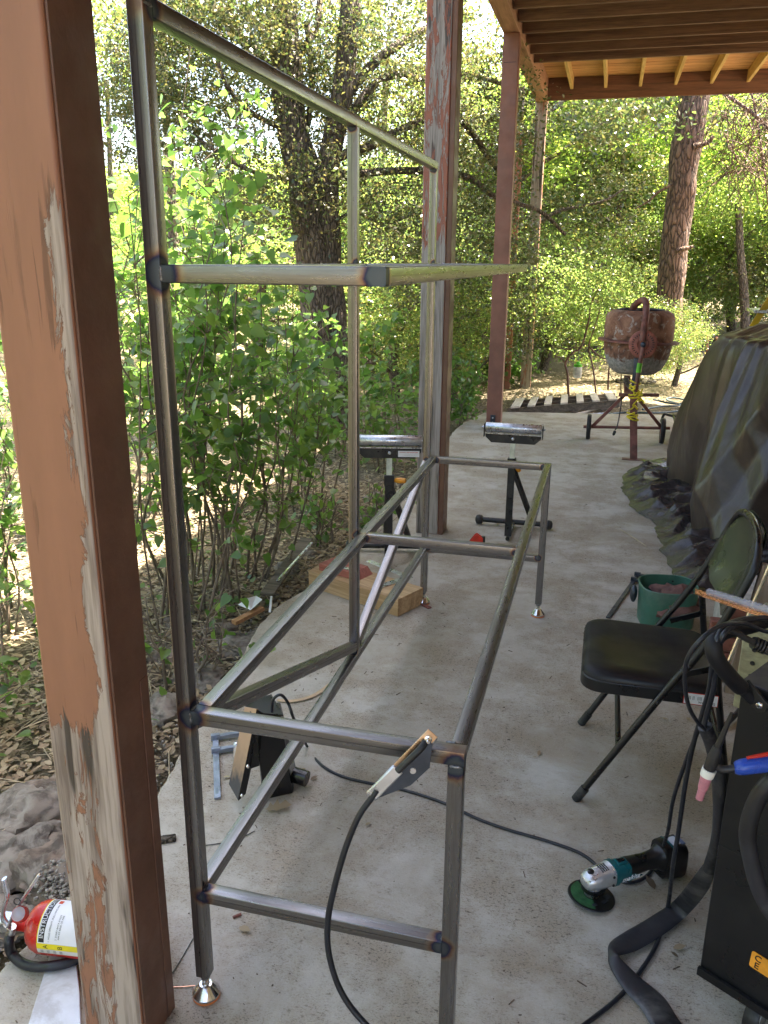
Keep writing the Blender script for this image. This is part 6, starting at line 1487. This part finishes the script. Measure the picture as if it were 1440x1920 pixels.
# ground-cover seedlings
r = np.random.RandomState(8); n = 2600
X = r.uniform(-4.5,-0.75,n); Yy = r.uniform(0.2,9,n); C = np.array([(x,y,gh(x,y)+abs(r.randn())*0.06+0.02) for x,y in zip(X,Yy)])
clm = np.array([mnoise.noise(V((x*1.1,y*1.1,9))) for x,y in zip(X,Yy)]) > 0.02; C = C[clm]; m_ = len(C)
me = leaf_mesh('ground_cover', C, 0.045*(0.6+0.7*r.rand(m_)), r.randn(m_,3)*0.6+np.array([0,0,1.2]), r.randn(m_,3), HEART, r.rand(m_), leaf_shrub)
obj('ground_cover', me, None, kind='stuff')
r = random.Random(55); mb = MB()     # gravel fillet along the edge near the extinguisher
for i in range(330):
    p = gz(r.gauss(112,20), r.uniform(1615,1690), -0.03); s_ = r.uniform(0.003,0.009)
    mb.sphere((p.x,p.y,-0.035+r.uniform(-.01,.015)), s_, 6, (1,r.uniform(.6,1),r.uniform(.5,.9)))
for i in range(900):
    y = r.uniform(-0.2,4.5); mb.sphere((-0.56-abs(r.gauss(0,0.08))-(0.1 if 1<y<3 else 0), y, gh(-0.7,y)+0.01), r.uniform(0.003,0.008), 6)
obj('gravel', mb, basic('grit', (0.25,0.23,0.205), 0.9, 0, 0.4, 60), kind='stuff', smooth=80)
# scrap on the bank
def slab_strip(nm, a, b, w, h_, mat, label, cat, up=(0,0,1)):
    o = solo(nm, MB().bar(a, b, w, h_, up), mat, label, cat, bevel=0.002); return o
slab_strip('metal_scrap', gz(500,1115,0.0), gz(575,1010,0.06), 0.075, 0.012, stringerwood, 'dark strip of scrap metal flashing lying on the bank near the beam', 'scrap')
slab_strip('trim_scrap', gz(520,1090,0.03), gz(585,1018,0.12), 0.014, 0.012, zinc, 'thin pale metal edging lying on the dark scrap strip', 'scrap')
slab_strip('board_scrap', gz(438,1168,-0.03), gz(492,1140,-0.01), 0.035, 0.02, wood('orange_board',(0.48,0.25,0.12),(0.34,0.17,0.08),'x'), 'orange-brown board scrap lying among the shrub bases', 'board')
o = solo('paper_scrap', MB().add([gz(446,1134,0.0), gz(470,1144,0.01), gz(492,1124,0.03), gz(480,1117,0.02), gz(462,1122,0.04)], [(0,1,2,3,4)]), label_white, 'crumpled white paper scrap on the litter by the slab edge', 'paper')
slab_strip('plastic_scrap', gz(506,1148,0.0), gz(509,1118,0.02), 0.012, 0.004, label_white, 'narrow white plastic strip upright in the litter by the slab edge', 'scrap')
# --- dry leaves and crumbs on the slab
lf = None
OAKL = ([(0,0,0.0),(-0.10,0.12,0.05),(-0.30,0.20,0.10),(-0.14,0.32,0.04),(-0.38,0.52,0.14),(-0.16,0.60,0.05),(-0.30,0.85,0.12),(0,1.1,0.05),(0.22,0.86,0.13),(0.13,0.62,0.05),(0.36,0.50,0.16),(0.12,0.34,0.05),(0.26,0.18,0.11),(0.08,0.10,0.05)], [tuple(range(13,-1,-1))])
def one_leaf(p, s_, rot, label, tmpl=OVAL, tint=0.3, tiltx=0.2, grp='dry leaves scattered on the slab'):
    me = leaf_mesh('dry_leaf', np.zeros((1,3)), np.ones(1), np.array([[0,0.15,1.0]]), np.array([[0,1.0,0]]), tmpl, np.array([tint]), leaf_dry)
    o = bpy.data.objects.new('dry_leaf', me); COL.objects.link(o); o.location = p; o.scale = (s_,s_,s_); o.rotation_euler = (tiltx,0.1,rot); tag(o, label, 'leaf', grp)
one_leaf(gz(498,1518,0.004), 0.075, -1.2, 'big lobed brown leaf lying just before the foot pedal', OAKL, 0.02, 0.25)
for i, (x, y, s_, lab) in enumerate([(1010,1417,0.030,'curled tan leaf alone on open slab between bench and chair'),(1254,1214+135,0.028,'pale splinter-like leaf under the chair'),(1288,1345,0.030,'golden brown leaf under the chair near the cables'),(1262,1778,0.034,'upright tan leaf between the folded sleeve and the cart'),
    (1228,1668,0.050,'long yellowish leaf beside the grinder body'),(432,1456,0.026,'pale oval leaf between bar clamp and foot pedal'),(566,1440,0.030,'pale leaf right of the foot pedal'),(582,1462,0.028,'tan leaf farther right of the foot pedal, below the cable'),
    (1272,1795,0.022,'small dark leaf near the cart caster'),(695,1542,0.026,'faint grey leaf under the table, right of the brace'),(448,1738,0.040,'crumpled leaf scrap right of the front steel post'),(932,985,0.045,'small upright leaf by the roller stand foot'),(1005,1420,0.012,'tiny leaf crumb beside the curled tan leaf')]):
    one_leaf(gz(x,y,0.004), s_, i*1.7, lab, OVAL, (i*0.31) % 1, 0.35)
solo('bark_chip', MB().box(-0.022,0.022,-0.014,0.014,0,0.012, Matrix.Translation(gz(316,1576,0)) @ Matrix.Rotation(0.5,4,'Z')), bark_oak, 'small dark bark chip on the slab between the two near posts', 'bark', bevel=0.003)
solo('tube_offcut', MB().tube([gz(437,1720,0.004),gz(452,1714,0.004)], 0.004, 8), rust_red, 'tiny reddish stub lying right of the front steel post', 'offcut')
cable('fallen_twig', 'long thin dry twig lying on the slab left of the tarpaulin', [gz(1162,992,0.004),gz(1185,1006,0.006),gz(1212,1024,0.004)], 0.003, straw, cat='twig', k=2, n=5)
r = random.Random(91); mb = MB()
for i in range(950):
    x = r.uniform(-0.45,1.5); y = r.uniform(-0.9,7.8)
    if r.random() < 0.5: y = r.uniform(-0.9,2.6)
    if r.random() < 0.35: x = -0.44+abs(r.gauss(0,0.16))
    s_ = r.uniform(0.0008,0.0026); a = r.uniform(0,PI); Ln = s_*r.choice([1,1,1,2,5])
    mb.bar((x,y,s_*0.5),(x+math.cos(a)*Ln*2,y+math.sin(a)*Ln*2,s_*0.6), s_, s_*0.8)
obj('crumbs', mb, basic('crumb', (0.12,0.085,0.06), 0.9, 0, 0.6, 30), kind='stuff')
